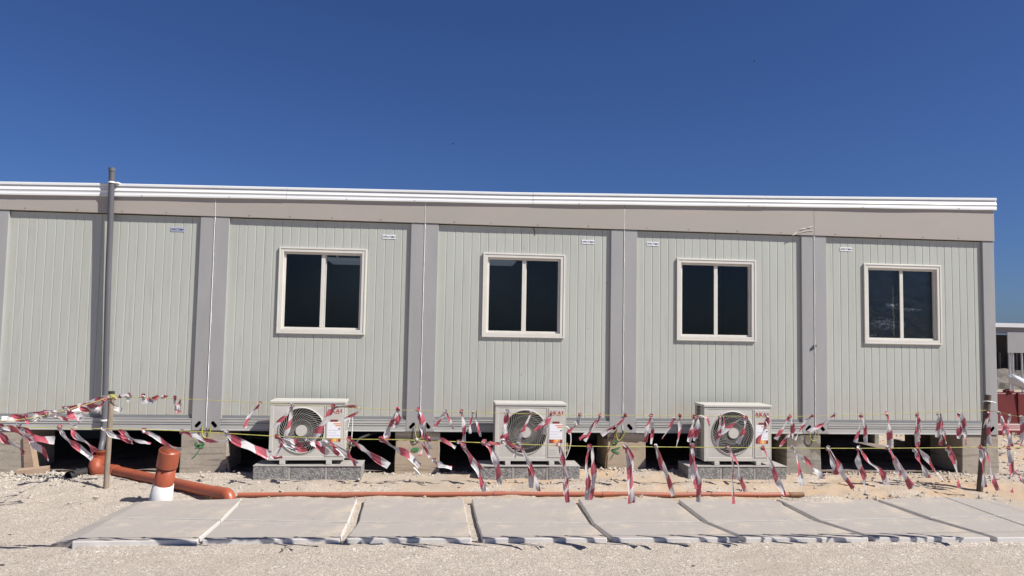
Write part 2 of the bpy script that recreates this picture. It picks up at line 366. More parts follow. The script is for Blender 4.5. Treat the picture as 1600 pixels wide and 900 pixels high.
def pebble(px, py, s, label, m='pebble_dark'):
    p = G(px, py, ZG); b = MB(); r = random.Random(int(px)); vs = []
    bm = bmesh.new(); bmesh.ops.create_icosphere(bm, subdivisions=1, radius=s)
    for v in bm.verts: v.co = Vector((v.co.x*1.5, v.co.y*.8, v.co.z*.6))*r.uniform(.7, 1.2)
    me = bpy.data.meshes.new('pebble'); bm.to_mesh(me); bm.free(); me.materials.append(M[m])
    o = bpy.data.objects.new('pebble', me); COL.objects.link(o); o.location = (p.x, p.y, ground_z(p.x, p.y)+s*.3)
    tag(o, label, 'pebble', 'dark pebbles on the gravel')
pebble(1083, 885, .012, 'dark pebble on the gravel in front of the sixth slab gap')
pebble(16, 835, .012, 'dark pebble on the gravel at the far left')
pebble(632, 860, .010, 'dark pebble just below the third slab from the left')
pebble(4, 884, .014, 'dark pebble in the lower left corner of the ground')
pebble(758, 766, .012, 'dark pebble behind the thin orange pipe below the second outdoor unit')
# dry twig
tb = MB()
for a, b in [((438, 862), (455, 853)), ((444, 859), (447, 852)), ((447, 858), (458, 859)), ((442, 861), (440, 857))]:
    p, q = G(*a, ZG+.012), G(*b, ZG+.02); tb.tube([p, (p+q)/2+Vector((0, 0, .006)), q], .0035, 5)
tag(tb.build('twig', M['pebble_dark']), 'small dark dry twig on the gravel in front of the slabs', 'twig')

# ------------------------------------------------------------------ prefab cabin building
W = 2.44; D = 5.9
K0, K1 = -1, 5
bld = empty('prefab_building', (0, 0, ZG), 'long single storey row of pale grey prefabricated cabins on concrete piers', 'building')
bld.location = (0, 0, 0)
def capz(x):          # bottom edge of the white roof trim (the roof rises to the right)
    return float(np.interp(x, [-3, .1, 2.9, 5.9, 9.1, 12.2, 13], [2.60, 2.652, 2.705, 2.75, 2.822, 2.886, 2.9]))
def capt(x): return float(np.interp(x, [-3, .1, 1.24, 2.9, 5.9, 9.1, 12.2, 13], [2.75, 2.806, 2.83, 2.853, 2.896, 2.965, 3.05, 3.07]))
WIN = {1: (3.178, 4.205), 2: (5.585, 6.595), 3: (7.988, 9.010), 4: (10.425, 11.473)}
WZ0, WZ1 = 1.125, 2.152
PY = .032             # panel face
def wall_panel(k):
    b = MB(); x0, x1 = k*W+.165, (k+1)*W-.165; z0, z1 = .172, 2.47
    n = 21; wn = WIN.get(k); step = (x1-x0)/n
    edges = [x0+step*i for i in range(n+1)]
    # front surface profile in x : flat, groove
    prof = []
    for i in range(n):
        e = edges[i]
        dj = .008 if i % 10 == 0 else .0028        # deeper joint where two sheets meet
        if i: prof += [(e-.012, PY), (e-.001, PY+.0026), (e+.0005, PY+dj), (e+.001, PY+dj), (e+.004, PY-.0005)]
        prof += [(e+.014, PY-.0005)] if i else [(x0, PY)]
    prof.append((x1, PY))
    def seg(za, zb, xa, xb):
        pts = [(x, y) for x, y in prof if xa-1e-6 <= x <= xb+1e-6]
        if not pts or pts[0][0] > xa+1e-5: pts.insert(0, (xa, PY))
        if pts[-1][0] < xb-1e-5: pts.append((xb, PY))
        m = len(pts); b.add([(x, y, za) for x, y in pts]+[(x, y, zb) for x, y in pts], [(i, i+1, m+i+1, m+i) for i in range(m-1)])
        b.add([(x, y, za) for x, y in pts]+[(xb, .10, za), (xa, .10, za)], [tuple(range(m+2))])
        b.add([(x, y, zb) for x, y in pts]+[(xb, .10, zb), (xa, .10, zb)], [tuple(reversed(range(m+2)))])
        b.add([(xa, .10, za), (xb, .10, za), (xb, .10, zb), (xa, .10, zb)], [(3, 2, 1, 0)])
    if wn:
        a, c = wn[0]+.03, wn[1]-.03
        seg(z0, z1, x0, a); seg(z0, z1, c, x1); seg(z0, WZ0+.03, a, c); seg(WZ1-.03, z1, a, c)
    else: seg(z0, z1, x0, x1)
    return b.build('wall_panel', M['panel'], bld)
for k in range(K0, K1):
    wall_panel(k)
    x0, x1 = k*W, (k+1)*W
    b = MB()                                   # base rail with lips and grooves
    prof = [(.06, 0), (-.004, 0), (-.004, .010), (.003, .013), (.003, .070), (-.003, .073), (-.003, .082), (.008, .085), (.008, .093), (-.001, .096), (-.001, .128), (-.005, .130), (-.005, .137), (.06, .138)]
    b.profile_x(prof, x0+.166, x1-.166); b.build('base_rail', M['rail'], bld)
    b = MB(); b.box(x0+.166, x1-.166, .024, .10, .139, .171); b.build('base_channel', M['channel'], bld)
    for xa, xb in ((x0+.004, x0+.165), (x1-.165, x1-.004)):
        b = MB(); b.box(xa, xb, 0, .16, -.002, 2.478); p = b.build('corner_post', M['post'], bld, bevel=.006)
    b = MB()                                   # fascia beam, follows the rising roof
    segs = 12; prev = None
    for i in range(segs):
        xa, xb = x0+.002+(W-.004)*i/segs, x0+.002+(W-.004)*(i+1)/segs
    vs = []; fs = []
    for i in range(segs+1):
        x = x0+.002+(W-.004)*i/segs; wob = .004+.0015*math.sin(x*3.1)
        zb = 2.482; ztt = capz(x)+.05
        vs += [(x, -.014+wob, zb), (x, -.014+wob, ztt), (x, .12, ztt), (x, .12, zb)]
    for i in range(segs):
        o = i*4
        for a in range(4): fs.append((o+a, o+(a+1) % 4, o+4+(a+1) % 4, o+4+a)[::-1])
    b.add(vs, fs); b.add(vs[:4], [(3, 2, 1, 0)]); b.add(vs[-4:], [(0, 1, 2, 3)])
    b.build('fascia_beam', M['fascia'], bld)
    for q in (.33, .85, 1.4, 1.95):            # screws along the fascia
        b = MB(); q += .06*math.sin(k*5+q*9); b.tube([(x0+q, -.010, 2.506), (x0+q, -.014, 2.506)], .0055, 8); b.build('screw', M['rust'], bld)
    # corner casting slots at the foot of the posts
    for sgn, xc in ((1, x0+.09), (-1, x1-.09)):
        b = MB()
        c = Vector((xc, -.0025, .072)); d = Vector((.5*sgn, 0, -.62)).normalized() if k == 99 else Vector((.72*sgn, 0, -.62)).normalized()
        d = Vector((.66*sgn, 0, -.75)).normalized()
        q = Vector((d.z, 0, -d.x)); pts = []
        for i in range(20):
            a = i*math.tau/20; cc = d*(.022 if math.cos(a) > 0 else -.022)
            pts.append(c + cc + d*math.cos(a)*.019 + q*math.sin(a)*.019)
        n = len(pts); b.add(pts+[p+Vector((0, .006, 0)) for p in pts], [tuple(range(n)), tuple(reversed(range(n)))])
        b.build('slot', M['black'], bld)
# sealant beads
def bead(k, top, bot=.03):
    b = MB(); x = k*W; pts = []; n = 60
    for i in range(n+1):
        z = bot+(top-bot)*i/n
        pts.append(Vector((x+.003*noise.noise((k*3, z*2, 0))+.0012*noise.noise((k, z*14, 5)), -.002, z)))
    r = [.0042*(1+.9*max(0, noise.noise((k*7, p.z*5, 2)))+.3*noise.noise((k, p.z*22, 1))) for p in pts]
    b.tube(pts, r, 8); return b.build('sealant_bead', M['sealant'], bld)
for k in range(0, 5): bead(k, 2.476, -.03 if k == 4 else .03)
for k, zt in ((1, 2.68), (2, 2.74), (3, 2.74)):
    b = MB(); pts = [Vector((k*W+.002*math.sin(z*9), -.0105, z)) for z in np.linspace(2.482, zt, 14)]
    b.tube(pts, .0028, 6); b.build('fascia_sealant', M['sealant'], bld)
# smeared sealant on the last fascia joint
b = MB(); pts = catmull([A(1238, 368, -.016), A(1250, 359, -.016), A(1262, 356, -.016), A(1271, 354, -.016)]); b.tube(pts, [.004+.003*math.sin(i) for i in range(len(pts))], 6)
pts = catmull([A(1240, 367, -.016), A(1256, 362, -.016), A(1270, 360, -.016)]); b.tube(pts, .003, 6)
b.build('sealant_smear', M['frame'], bld)
# roof trim pieces
prof = [(.10, 0), (-.034, 0), (-.034, .022), (-.030, .034), (-.029, .052), (-.034, .060), (-.037, .068), (-.034, .075), (-.027, .096), (-.025, .112), (-.014, .115), (-.014, .123), (-.036, .127), (-.036, .152), (-.030, .158), (.10, .166)]
cuts = [-2.6, .28, 1.245, 3.25, 6.18, 9.12, 12.225]
for i in range(len(cuts)-1):
    b = MB(); xa, xb = cuts[i]+.0015, cuts[i+1]-.0015; n = 10; vs = []; fs = []; m_ = len(prof)
    for x in np.linspace(xa, xb, n+1):
        h = capt(x)-capz(x); wz = .004*noise.noise((x*1.3, 0, 7)); wy = .004*noise.noise((x*.9, 3, 7)) + (.002 if i % 2 else 0)
        for (y, z) in prof: vs.append((x, y+(wy if y < .09 else 0), capz(x)+z/.166*h+(wz if z < .05 else 0)))
    for j in range(n):
        for q in range(m_-1): fs.append((j*m_+q, (j+1)*m_+q, (j+1)*m_+q+1, j*m_+q+1)[::-1])
    b.add(vs, fs); b.add(vs[:m_], [tuple(range(m_))]); b.add(vs[-m_:], [tuple(reversed(range(m_)))])
    b.build('roof_trim', M['cap'], bld)
for x in (1.16, 1.62, 2.6, 3.95, 4.75, 6.75, 8.9, 10.4, 11.7):
    b = MB(); b.tube([(x, -.032, capz(x)+.012), (x, -.039, capz(x)+.012)], .0045, 8); b.build('trim_screw', M['rust'], bld)
b = MB(); vs = []
for y in (.10, D):
    for x in (-2.6, 1.2, 5.9, 9.1, 12.22): vs.append((x, y, capt(x)-.004))
for y in (D, .10):
    pass
n = 5; b.add(vs+[(v[0], v[1], v[2]-.05) for v in vs], [(i, i+1, n+i+1, n+i) for i in range(n-1)]+[(2*n+i, 3*n+i, 3*n+i+1, 2*n+i+1) for i in range(n-1)]+[(0, n, 3*n, 2*n), (n-1, 3*n-1, 4*n-1, 2*n-1), (n, n+1, 3*n+1, 3*n)])
b.build('roof', M['roof'], bld)
# far walls, floor, partitions
b = MB(); b.box(K1*W-.07, K1*W-.004, .165, D, .14, 2.478); b.box(K1*W-.10, K1*W-.006, .165, D, 2.482, 2.88); b.box(K1*W-.16, K1*W-.006, .165, D, 0, .136); b.build('end_wall', M['panel'], bld)
b = MB(); b.box(K0*W, K1*W, D, D+.08, 0, 2.86); b.build('back_wall', M['panel'], bld)
b = MB(); b.box(K0*W, K1*W-.17, .105, D-.004, .02, .13); b.build('floor', M['channel'], bld)
b = MB(); b.box(K0*W+.1, K1*W-.17, .13, D-.01, 2.40, 2.46); b.build('ceiling', M['room'], bld)
b = MB()
for k in range(0, K1): b.box(k*W-.03, k*W+.03, .165, D-.004, .135, 2.396)
b.box(K0*W, K1*W-.1, 3.0, 3.05, .132, 2.398); b.build('partition', M['room'], bld)

def window(k):
    x0, x1 = WIN[k]; root_b = MB(); z0, z1 = WZ0, WZ1
    def ring(b, xa, xb, za, zb, w, y0, y1):
        b.box(xa, xa+w, y0, y1, za, zb); b.box(xb-w, xb, y0, y1, za, zb)
        b.box(xa+w, xb-w, y0, y1, za, za+w); b.box(xa+w, xb-w, y0, y1, zb-w, zb)
    b = MB(); ring(b, x0+.004, x1-.004, z0+.004, z1-.004, .020, .008, PY-.001); ring(b, x0+.025, x1-.025, z0+.025, z1-.025, .034, .013, .112)
    fr = b.build('window', M['frame'], bld, bevel=.003)
    b = MB(); ring(b, x0+.060, x1-.060, z0+.060, z1-.060, .022, .045, .102); b.build('sash_track', M['frame'], fr, bevel=.002)
    xm = (x0+x1)/2
    b = MB(); b.box(xm-.022, xm+.022, .044, .066, z0+.083, z1-.083); b.build('mullion', M['frame'], fr, bevel=.002)
    b = MB(); b.box(xm+.024, xm+.036, .074, .088, z0+.083, z1-.083); b.build('meeting_stile', M['frame'], fr)
    b = MB(); b.box(x0+.083, xm-.023, .055, .0565, z0+.083, z1-.083); b.build('pane', M['glass'], fr)
    b = MB(); b.box(xm+.037, x1-.083, .080, .0815, z0+.083, z1-.083); b.build('pane', M['glass'], fr)
    return fr
for k in WIN:
    fr = window(k)
    if k == 4:                                 # crumpled dark film behind the last window
        x0, x1 = WIN[4]; nx_, nz_ = 230, 210; vs = []; fs = []
        for j in range(nz_+1):
            for i in range(nx_+1):
                x = x0+.05+(x1-x0-.1)*i/nx_; u = i/nx_; z = WZ0+.05+(WZ1-WZ0-.1)*j/nz_; v = j/nz_
                sag = .54-.16*math.sin(math.pi*min(1, u*2))*(u < .5)-.10*math.sin(math.pi*max(0, u-.5)*2)*(u >= .5)
                y = .118 + .006*noise.noise((x*3, z*3, 4))
                if v < .62:
                    y += .010*noise.noise((x*6+z*5, z*10, 1)) + .0035*abs(noise.noise((x*24, z*32, 2)))
                    y += -.006*math.exp(-((v-sag)/.012)**2)
                    hot = math.exp(-((u-.27)/.13)**2-((v-.26+(u-.27)*.35)/.055)**2) + .7*math.exp(-((u-.52)/.06)**2-((v-.25)/.05)**2)
                    y += .016*hot*noise.noise((x*45, z*60, 8))
                vs.append((x, y, z))
        for j in range(nz_):
            for i in range(nx_): fs.append((j*(nx_+1)+i, j*(nx_+1)+i+1, (j+1)*(nx_+1)+i+1, (j+1)*(nx_+1)+i))
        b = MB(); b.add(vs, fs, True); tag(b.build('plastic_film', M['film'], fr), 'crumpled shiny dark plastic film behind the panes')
# ceiling light fittings seen through the first two windows
for (pa, pb) in (((512, 402), (585, 409)), ((745, 404), (806, 410))):
    a_, b_ = A(pa[0], pa[1], 2.1), A(pb[0], pb[1], 2.1)
    b = MB(); b.box(a_.x, b_.x, 2.1, 2.7, b_.z, a_.z); b.box(a_.x+.1, a_.x+.12, 2.3, 2.32, a_.z, 2.398); b.build('ceiling_light', M['fixture'], bld)
# stickers
for px, py, m_, dw in ((277.5, 358.5, 'blue_paper', 0), (608, 370, 'white_paper', 0), (919, 378, 'white_paper', 0), (1020, 381, 'white_paper', 0), (1322, 389.5, 'white_paper', 0)):
    c = A(px, py, PY-.004); b = MB(); b.box(c.x-.078, c.x+.078, PY-.0045, PY-.0015, c.z-.024, c.z+.024)
    s_ = b.build('sticker', M[m_], bld); text_mesh('lettering', 'APECTO', .030, M['dark_ink'], s_, (c.x-.073, PY-.006, c.z-.009), .0004); text_mesh('lettering', '2BM', .028, M['dark_ink'], s_, (c.x+.025, PY-.006, c.z-.010), .0004)
# rust run above the second window and marker scribble on the fourth seam
b = MB(); pts = catmull([A(833, 356, .03), A(835, 361, .03), A(836, 367, .03)]); b.tube([p+Vector((0, 0, 0)) for p in pts], .006, 6); b.build('rust_drip', M['rust'], bld)
b = MB()
c = A(1271.5, 543, -.004)
for dx, dz in ((-.03, -.02), (-.012, -.006), (.006, .008), (.022, .022)):
    pts = [c+Vector((dx+.014*math.cos(a), 0, dz+.016*math.sin(a))) for a in np.linspace(0, math.tau, 12)]; b.tube(pts, .0028, 5)
pts = [c+Vector((-.045, 0, -.028)), c+Vector((-.01, 0, .022)), c+Vector((.035, 0, .035))]; b.tube(pts, .003, 5)
b.build('marker_scribble', M['dark_ink'], bld)

# ------------------------------------------------------------------ concrete piers
def pier(x0, x1, zb, m, label, y0=.012, depth=.62, mortar=False, chip=0, seed=0, extra=0):
    b = MB(); r = random.Random(seed); n = 7; top = -.006-(.055 if mortar else 0)
    loops = []
    for j in range(n+1):
        z = zb + (top-zb)*j/n; f = j/n
        a = x0+.012*f+r.uniform(-.003, .003); c = x1-.008*f+r.uniform(-.003, .003)
        loops.append([(a, y0, z), ((a+c)/2, y0+r.uniform(-.003, .003), z), (c, y0, z), (c, y0+depth, z), (a, y0+depth, z)])
    vs = [p for l in loops for p in l]; fs = [tuple(reversed(range(5))), tuple(range(5*n, 5*n+5))]
    for j in range(n):
        for q in range(5): fs.append((j*5+q, j*5+(q+1) % 5, (j+1)*5+(q+1) % 5, (j+1)*5+q))
    b.add(vs, fs)
    if not mortar: 
        o = b.build('concrete_pier', M[m], None, bevel=.008); return tag(o, label, 'pier', 'concrete piers under the cabins')
    root = empty('concrete_pier', ((x0+x1)/2, .3, zb), label, 'pier', 'concrete piers under the cabins')
    for v_ in range(len(b.v)): b.v[v_] = (b.v[v_][0]-(x0+x1)/2, b.v[v_][1]-.3, b.v[v_][2]-zb)
    b.build('shaft', M[m], root, bevel=.008)
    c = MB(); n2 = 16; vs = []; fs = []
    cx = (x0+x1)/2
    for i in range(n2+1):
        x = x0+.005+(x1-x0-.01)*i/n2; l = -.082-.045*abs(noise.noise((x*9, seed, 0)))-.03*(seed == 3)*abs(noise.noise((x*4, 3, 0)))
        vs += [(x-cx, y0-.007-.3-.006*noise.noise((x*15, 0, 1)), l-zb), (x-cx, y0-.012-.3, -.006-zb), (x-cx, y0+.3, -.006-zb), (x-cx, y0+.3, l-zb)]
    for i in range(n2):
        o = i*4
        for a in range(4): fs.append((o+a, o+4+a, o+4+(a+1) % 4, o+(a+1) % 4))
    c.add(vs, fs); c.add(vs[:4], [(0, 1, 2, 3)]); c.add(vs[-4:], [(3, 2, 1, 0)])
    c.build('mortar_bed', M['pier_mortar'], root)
    return root
GB = -.62
pier(-.25, .50, GB, 'pier_grey', 'wide grey concrete pier at the far left, behind the leaning board', seed=1)
p1 = pier(2.155, 2.685, GB, 'pier_grey', 'grey concrete pier with faint green spray mark, behind the orange stub pipe', seed=2)
p2 = pier(4.59, 5.125, GB, 'pier_warm', 'beige concrete pier between the first and second outdoor units', mortar=True, seed=4)
p3 = pier(7.13, 7.615, GB, 'pier_warm', 'beige concrete pier with green scribble between the second and third outdoor units', mortar=True, seed=3)
p4 = pier(9.385, 9.84, GB, 'pier_dull', 'stained dull grey concrete pier right of the third outdoor unit', seed=5)
p5 = pier(11.70, 12.21, GB, 'pier_grey', 'clean grey concrete pier under the right end of the cabins', mortar=False, seed=6)
for y in (2.7, 5.2):
    for k in range(0, 6 if y > 3 else 5):
        o = pier(k*W-.25, k*W+.25, GB, 'pier_dull', ('inner' if y < 3 else 'rear')+' row concrete pier in the dark under cabin joint %s' % ['one', 'two', 'three', 'four', 'five', 'six'][k], y0=y, seed=20+k)
# green spray marks as thin painted strokes
def stroke(b, pts, w, y):
    P = catmull([A(*p, y) for p in pts], 5); n = len(P); vs = []
    for i, p in enumerate(P):
        t = (P[min(i+1, n-1)]-P[max(i-1, 0)]).normalized(); q = Vector((t.z, 0, -t.x))*w*(.6+.5*abs(noise.noise((i*.7, w*99, p.x*9))))*(1 if 0 < i < n-1 else .35)
        vs += [p+q, p-q, p-q+Vector((0, .003, 0)), p+q+Vector((0, .003, 0))]
    fs = []
    for i in range(n-1):
        o = i*4; fs += [(o+a, o+(a+1) % 4, o+4+(a+1) % 4, o+4+a) for a in range(4)]
    b.add(vs, fs)
def paint(pier_o, strokes):
    b = MB()
    for pts, w_ in strokes: stroke(b, pts, w_, .0055)
    if pier_o.type == 'EMPTY': 
        b.v = [(v[0]-pier_o.location.x, v[1]-pier_o.location.y, v[2]-pier_o.location.z) for v in b.v]
    b.build('spray_mark', M['green'], pier_o)
paint(p1, [([(305, 691), (310, 697), (318, 699)], .017), ([(306, 700), (313, 695), (320, 694)], .012), ([(312, 702), (306, 711), (300, 716)], .008)])
paint(p2, [([(644, 690), (650, 686), (655, 688)], .022), ([(644, 701), (649, 703), (654, 701)], .032)])
paint(p3, [([(956, 697), (958, 690), (963, 690), (963, 694), (957, 695)], .011), ([(956, 703), (963, 701), (969, 699)], .011), ([(956, 702), (962, 706), (968, 708)], .014), ([(960, 707), (957, 713), (954, 718)], .006)])
# dark sheet added over the ground to deepen the shade under the cabins
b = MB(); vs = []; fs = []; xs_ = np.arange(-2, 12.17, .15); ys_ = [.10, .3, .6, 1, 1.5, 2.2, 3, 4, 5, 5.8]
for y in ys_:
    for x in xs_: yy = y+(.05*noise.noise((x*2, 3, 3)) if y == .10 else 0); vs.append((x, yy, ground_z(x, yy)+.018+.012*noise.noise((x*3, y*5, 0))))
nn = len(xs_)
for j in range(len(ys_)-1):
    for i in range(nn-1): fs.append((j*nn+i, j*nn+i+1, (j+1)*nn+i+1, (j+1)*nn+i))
b.add(vs, fs, True); tag(b.build('underfloor_shade_sheet', M['shade_sheet']), 'dark plastic sheet added to deepen the shade on the ground under the cabins', 'plastic sheet')
# infill blocks along the right end leave small gaps to the sunlit ground beyond
def infill(y0, y1, z1, label, z0=-.60, x0=12.08):
    b = MB(); b.box(x0, 12.16, y0, y1, z0, z1); return tag(b.build('infill_block', M['pier_dull'], bevel=.01), label, 'block', 'infill blocks under the right end of the cabins')
infill(.66, 1.75, -.012, 'wide infill block under the right cabin end behind the end pier')
infill(1.755, 2.03, -.33, 'low infill block under the right cabin end, forming the step of the light gap')
infill(2.52, 3.95, -.012, 'infill block under the right cabin end left of the stepped light gap')
infill(4.31, 5.88, -.012, 'rearmost infill block under the right cabin end')
# earth cables looping under the seams
def ucable(pts_px, y, label, m='cable_yg'):
    b = MB(); b.tube(catmull([A(*p, y) for p in pts_px], 5), .006, 8)
    return tag(b.build('earth_cable', M[m]), label, 'cable', 'earth cables under the cabin seams')
ucable([(316, 666), (316, 678), (320, 684), (325, 683), (328, 678), (329, 667)], -.014, 'cable loop at the post foot above the leftmost green marked pier')
ucable([(650, 664), (649, 678), (652, 686), (657, 685), (661, 680), (662, 665)], -.02, 'cable loop at the post foot between the first two outdoor units')
ucable([(966, 669), (963, 680), (966, 688), (971, 685), (975, 678), (976, 672)], -.02, 'cable loop at the post foot above the green scribbled pier')
ucable([(1266, 675), (1266, 684), (1271, 689), (1276, 686), (1278, 678), (1277, 672)], -.02, 'cable loop at the post foot above the stained pier')
b = MB(); b.tube([A(964, 671, -.03), A(957, 690, -.05), A(947, 712, -.08), A(945, 735, -.10)], .008, 8); tag(b.build('cable', M['rust']), 'brown cable hanging from the post foot down along the green scribbled pier', 'cable')
# leaning board, plank, prop, black pipe
def quad_prism(px4, y0, y1, name, m, label, cat):
    b = MB(); f = [A(*p, y0) for p in px4]; bk = [Vector((p.x, y1, p.z)) for p in f]; n = len(f)
    b.add(f+bk, [tuple(range(n)), tuple(reversed(range(n, 2*n)))]+[(i, n+i, n+(i+1) % n, (i+1) % n) for i in range(n)])
    return tag(b.build(name, M[m]), label, cat)
quad_prism([(45, 682), (54, 738), (38, 743), (36, 682)], -.010, .10, 'board', 'plank', 'thin upright wooden board against the far left pier', 'board')
b = MB(); b.box(-.15, .15, -.06, .06, 0, .085); o = b.build('timber_block', M['plank'], bevel=.004); o.location = A(52, 743, -.13); o.rotation_euler.z = .30; o.rotation_euler.y = -.06; tag(o, 'short pale timber block on the rubble beside the far left pier', 'timber')
b = MB(); b.box(-.05, .05, -.05, .05, 0, .11); o = b.build('timber_block', M['plank'], bevel=.004); o.location = A(156, 757, -.30); o.rotation_euler.z = .1; tag(o, 'short timber block supporting the orange elbow', 'timber')
b = MB(); b.tube([A(354, 712, -.02), A(357, 730, -.04), A(360, 748, -.06)], .012, 8); tag(b.build('prop', M['plank']), 'thin wooden prop leaning at the right of the leftmost green marked pier', 'prop')
bp = MB(); a_, c_ = G(106, 744, -.43), G(146, 735, -.43); dd = (c_-a_); n = 40; pts = [a_+dd*i/n for i in range(n+1)]; 
bp.tube(pts, [.046+.004*(i % 2) for i in range(n+1)], 16, caps=False); bp.tube([a_-dd*.002, c_+dd*.002], .036, 16, caps=False); bp.tube([a_+dd*.35, a_+dd*.352], .036, 16)
tag(bp.build('corrugated_pipe', M['rubber']), 'short open piece of black corrugated pipe on the rubble left of the elbow', 'pipe')

# ------------------------------------------------------------------ outdoor units
def ac_proto():
    Wd, Dp, H = .812, .32, .652; y0 = 0        # local: x 0..W, front at y=0, back y=Dp, z 0..H
    root = empty('outdoor_unit', (0, 0, 0), 'x', 'air conditioner', 'air conditioner outdoor units')
    cx, cz, R = .345, H*.50, .250
    # front panel with a round opening
    b = MB(); n = 64; vs = []; fs = []
    ring = [(cx+R*math.cos(i*math.tau/n), cz+R*math.sin(i*math.tau/n)) for i in range(n)]
    def onrect(a):
        dx, dz = math.cos(a), math.sin(a); t = 1e9
        if dx > 1e-9: t = min(t, (.585-cx)/dx)
        if dx < -1e-9: t = min(t, (.04-cx)/dx)
        if dz > 1e-9: t = min(t, (H-.055-cz)/dz)
        if dz < -1e-9: t = min(t, (.045-cz)/dz)
        return (cx+dx*t, cz+dz*t)
    # exact corners: snap nearest samples
    rect = [onrect(i*math.tau/n) for i in range(n)]
    for c in ((.04, .045), (.585, .045), (.585, H-.055), (.04, H-.055)):
        j = min(range(n), key=lambda q: (rect[q][0]-c[0])**2+(rect[q][1]-c[1])**2); rect[j] = c
    inner = [(cx+(R+.004)*math.cos(i*math.tau/n), cz+(R+.004)*math.sin(i*math.tau/n)) for i in range(n)]
    vs = [(x, .004, z) for x, z in rect]+[(x, .000, z) for x, z in inner]+[(x, -.008, z) for x, z in [(cx+(R-.001)*math.cos(i*math.tau/n), cz+(R-.001)*math.sin(i*math.tau/n)) for i in range(n)]]+[(x, .05, z) for x, z in [(cx+(R-.004)*math.cos(i*math.tau/n), cz+(R-.004)*math.sin(i*math.tau/n)) for i in range(n)]]
    for L in range(3):
        for i in range(n): fs.append((L*n+i, L*n+(i+1) % n, (L+1)*n+(i+1) % n, (L+1)*n+i))
    b.add(vs, fs)
    b.build('fan_panel', M['ac'], root)
    b = MB()                                    # casing rim, top, bottom, sides
    b.box(0, .04, 0, .02, 0, H-.055); b.box(.585, .601, 0, .02, 0, H-.055); b.box(.04, .585, 0, .02, 0, .045); b.box(.798, Wd, 0, .02, 0, H-.055)
    b.box(.601, .798, 0, .02, 0, .035); b.box(0, Wd, 0, .02, H-.055, H-.032)
    b.box(.03, Wd-.002, Dp-.01, Dp, .0, H-.032); b.box(.002, Wd-.002, .021, Dp-.012, .0, .012)
    b.build('casing', M['ac'], root, bevel=.003)
    b = MB(); b.box(Wd-.012, Wd, .021, Dp-.012, .013, H-.032); b.build('side_panel', M['ac_side'], root)
    b = MB(); b.box(0, .012, .021, .12, .013, H-.032); b.build('side_panel', M['ac_side'], root)
    b = MB(); b.box(0, .012, Dp-.03, Dp-.012, .013, H-.032); b.build('side_panel', M['ac_side'], root)
    b = MB(); b.box(.016, .03, .121, Dp-.031, .02, H-.04); b.build('coil', M['coil'], root)
    b = MB()
    for z in np.arange(.05, H-.05, .045): b.tube([(.008, .121, z), (.008, Dp-.031, z)], .003, 6)
    for y in (.17, .22, .26): b.tube([(.007, y, .02), (.007, y, H-.04)], .003, 6)
    b.build('side_guard', M['ac_side'], root)
    b = MB(); b.box(-.006, Wd+.006, -.008, Dp+.004, H-.03, H); b.build('lid', M['ac'], root, bevel=.006)
    b = MB(); b.box(.02, .60, .20, .21, .02, H-.04); b.tube([(cx, .021, cz), (cx, .2, cz)], R+.02, 40, caps=False); b.build('cavity', M['ac_dark'], root)
    b = MB()
    for k in range(3):                          # fan blades
        a0 = k*math.tau/3+.5; vs = []; fs = []; nr, na = 6, 8
        for i in range(nr+1):
            r_ = .05+(.225-.05)*i/nr
            for j in range(na+1):
                a = a0+(j/na)*1.55+.5*(i/nr); vs.append((cx+r_*math.cos(a), .115+.05*(j/na-.5), cz+r_*math.sin(a)))
        for i in range(nr):
            for j in range(na): fs.append((i*(na+1)+j, i*(na+1)+j+1, (i+1)*(na+1)+j+1, (i+1)*(na+1)+j))
        b.add(vs, fs, True)
    b.disc((cx, cz), .055, .09, .14, 24); b.build('fan', M['blade'], root)
    b = MB()                                    # spiral wire guard
    nw = 38
    for k in range(nw):
        a0 = k*math.tau/nw; pts = []
        for i in range(11):
            t = i/10; r_ = .058+(R-.004-.058)*t; a = a0-1.15*t**.85*1.05
            pts.append((cx+r_*math.cos(a), -.010-.012*math.sin(math.pi*min(1, t*1.05))*.8+.004*t, cz+r_*math.sin(a)))
        b.tube(pts, .0020, 5, caps=False)
    for r_ in (.12, .185):
        b.tube([(cx+r_*math.cos(a), -.008-.012*math.sin(math.pi*(r_-.058)/.19)*.8, cz+r_*math.sin(a)) for a in np.linspace(0, math.tau, 49)], .0013, 5, caps=False)
    b.tube([(cx+(R-.003)*math.cos(a), -.006, cz+(R-.003)*math.sin(a)) for a in np.linspace(0, math.tau, 65)], .004, 6, caps=False)
    b.build('fan_guard', M['wire'], root)
    b = MB(); b.disc((cx, cz), .060, -.026, -.008, 36); b.build('guard_hub', M['ac'], root, bevel=.003)
    b = MB(); b.box(.604, .796, -.004, .018, .038, H-.058); sp_ = b.build('service_panel', M['ac'], root, bevel=.006)
    b = MB()                                    # louvre lines pressed in the service panel
    for z in (.075, .10, .125): b.box(.622, .70, -.0055, -.0035, z, z+.003)
    b.build('pressed_line', M['ac_side'], sp_)
    # AKAI lettering, slab serif strokes
    b = MB(); lz, lh = H-.125, .036
    def st(x0, z0, x1, z1, w_):
        d = Vector((x1-x0, 0, z1-z0)); q = Vector((d.z, 0, -d.x)).normalized()*w_/2; y = -.0062
        p = [Vector((x0, y, z0))-q, Vector((x0, y, z0))+q, Vector((x1, y, z1))+q, Vector((x1, y, z1))-q]
        b.add(p+[v+Vector((0, .002, 0)) for v in p], [(0, 1, 2, 3), (7, 6, 5, 4), (0, 4, 5, 1), (1, 5, 6, 2), (2, 6, 7, 3), (3, 7, 4, 0)])
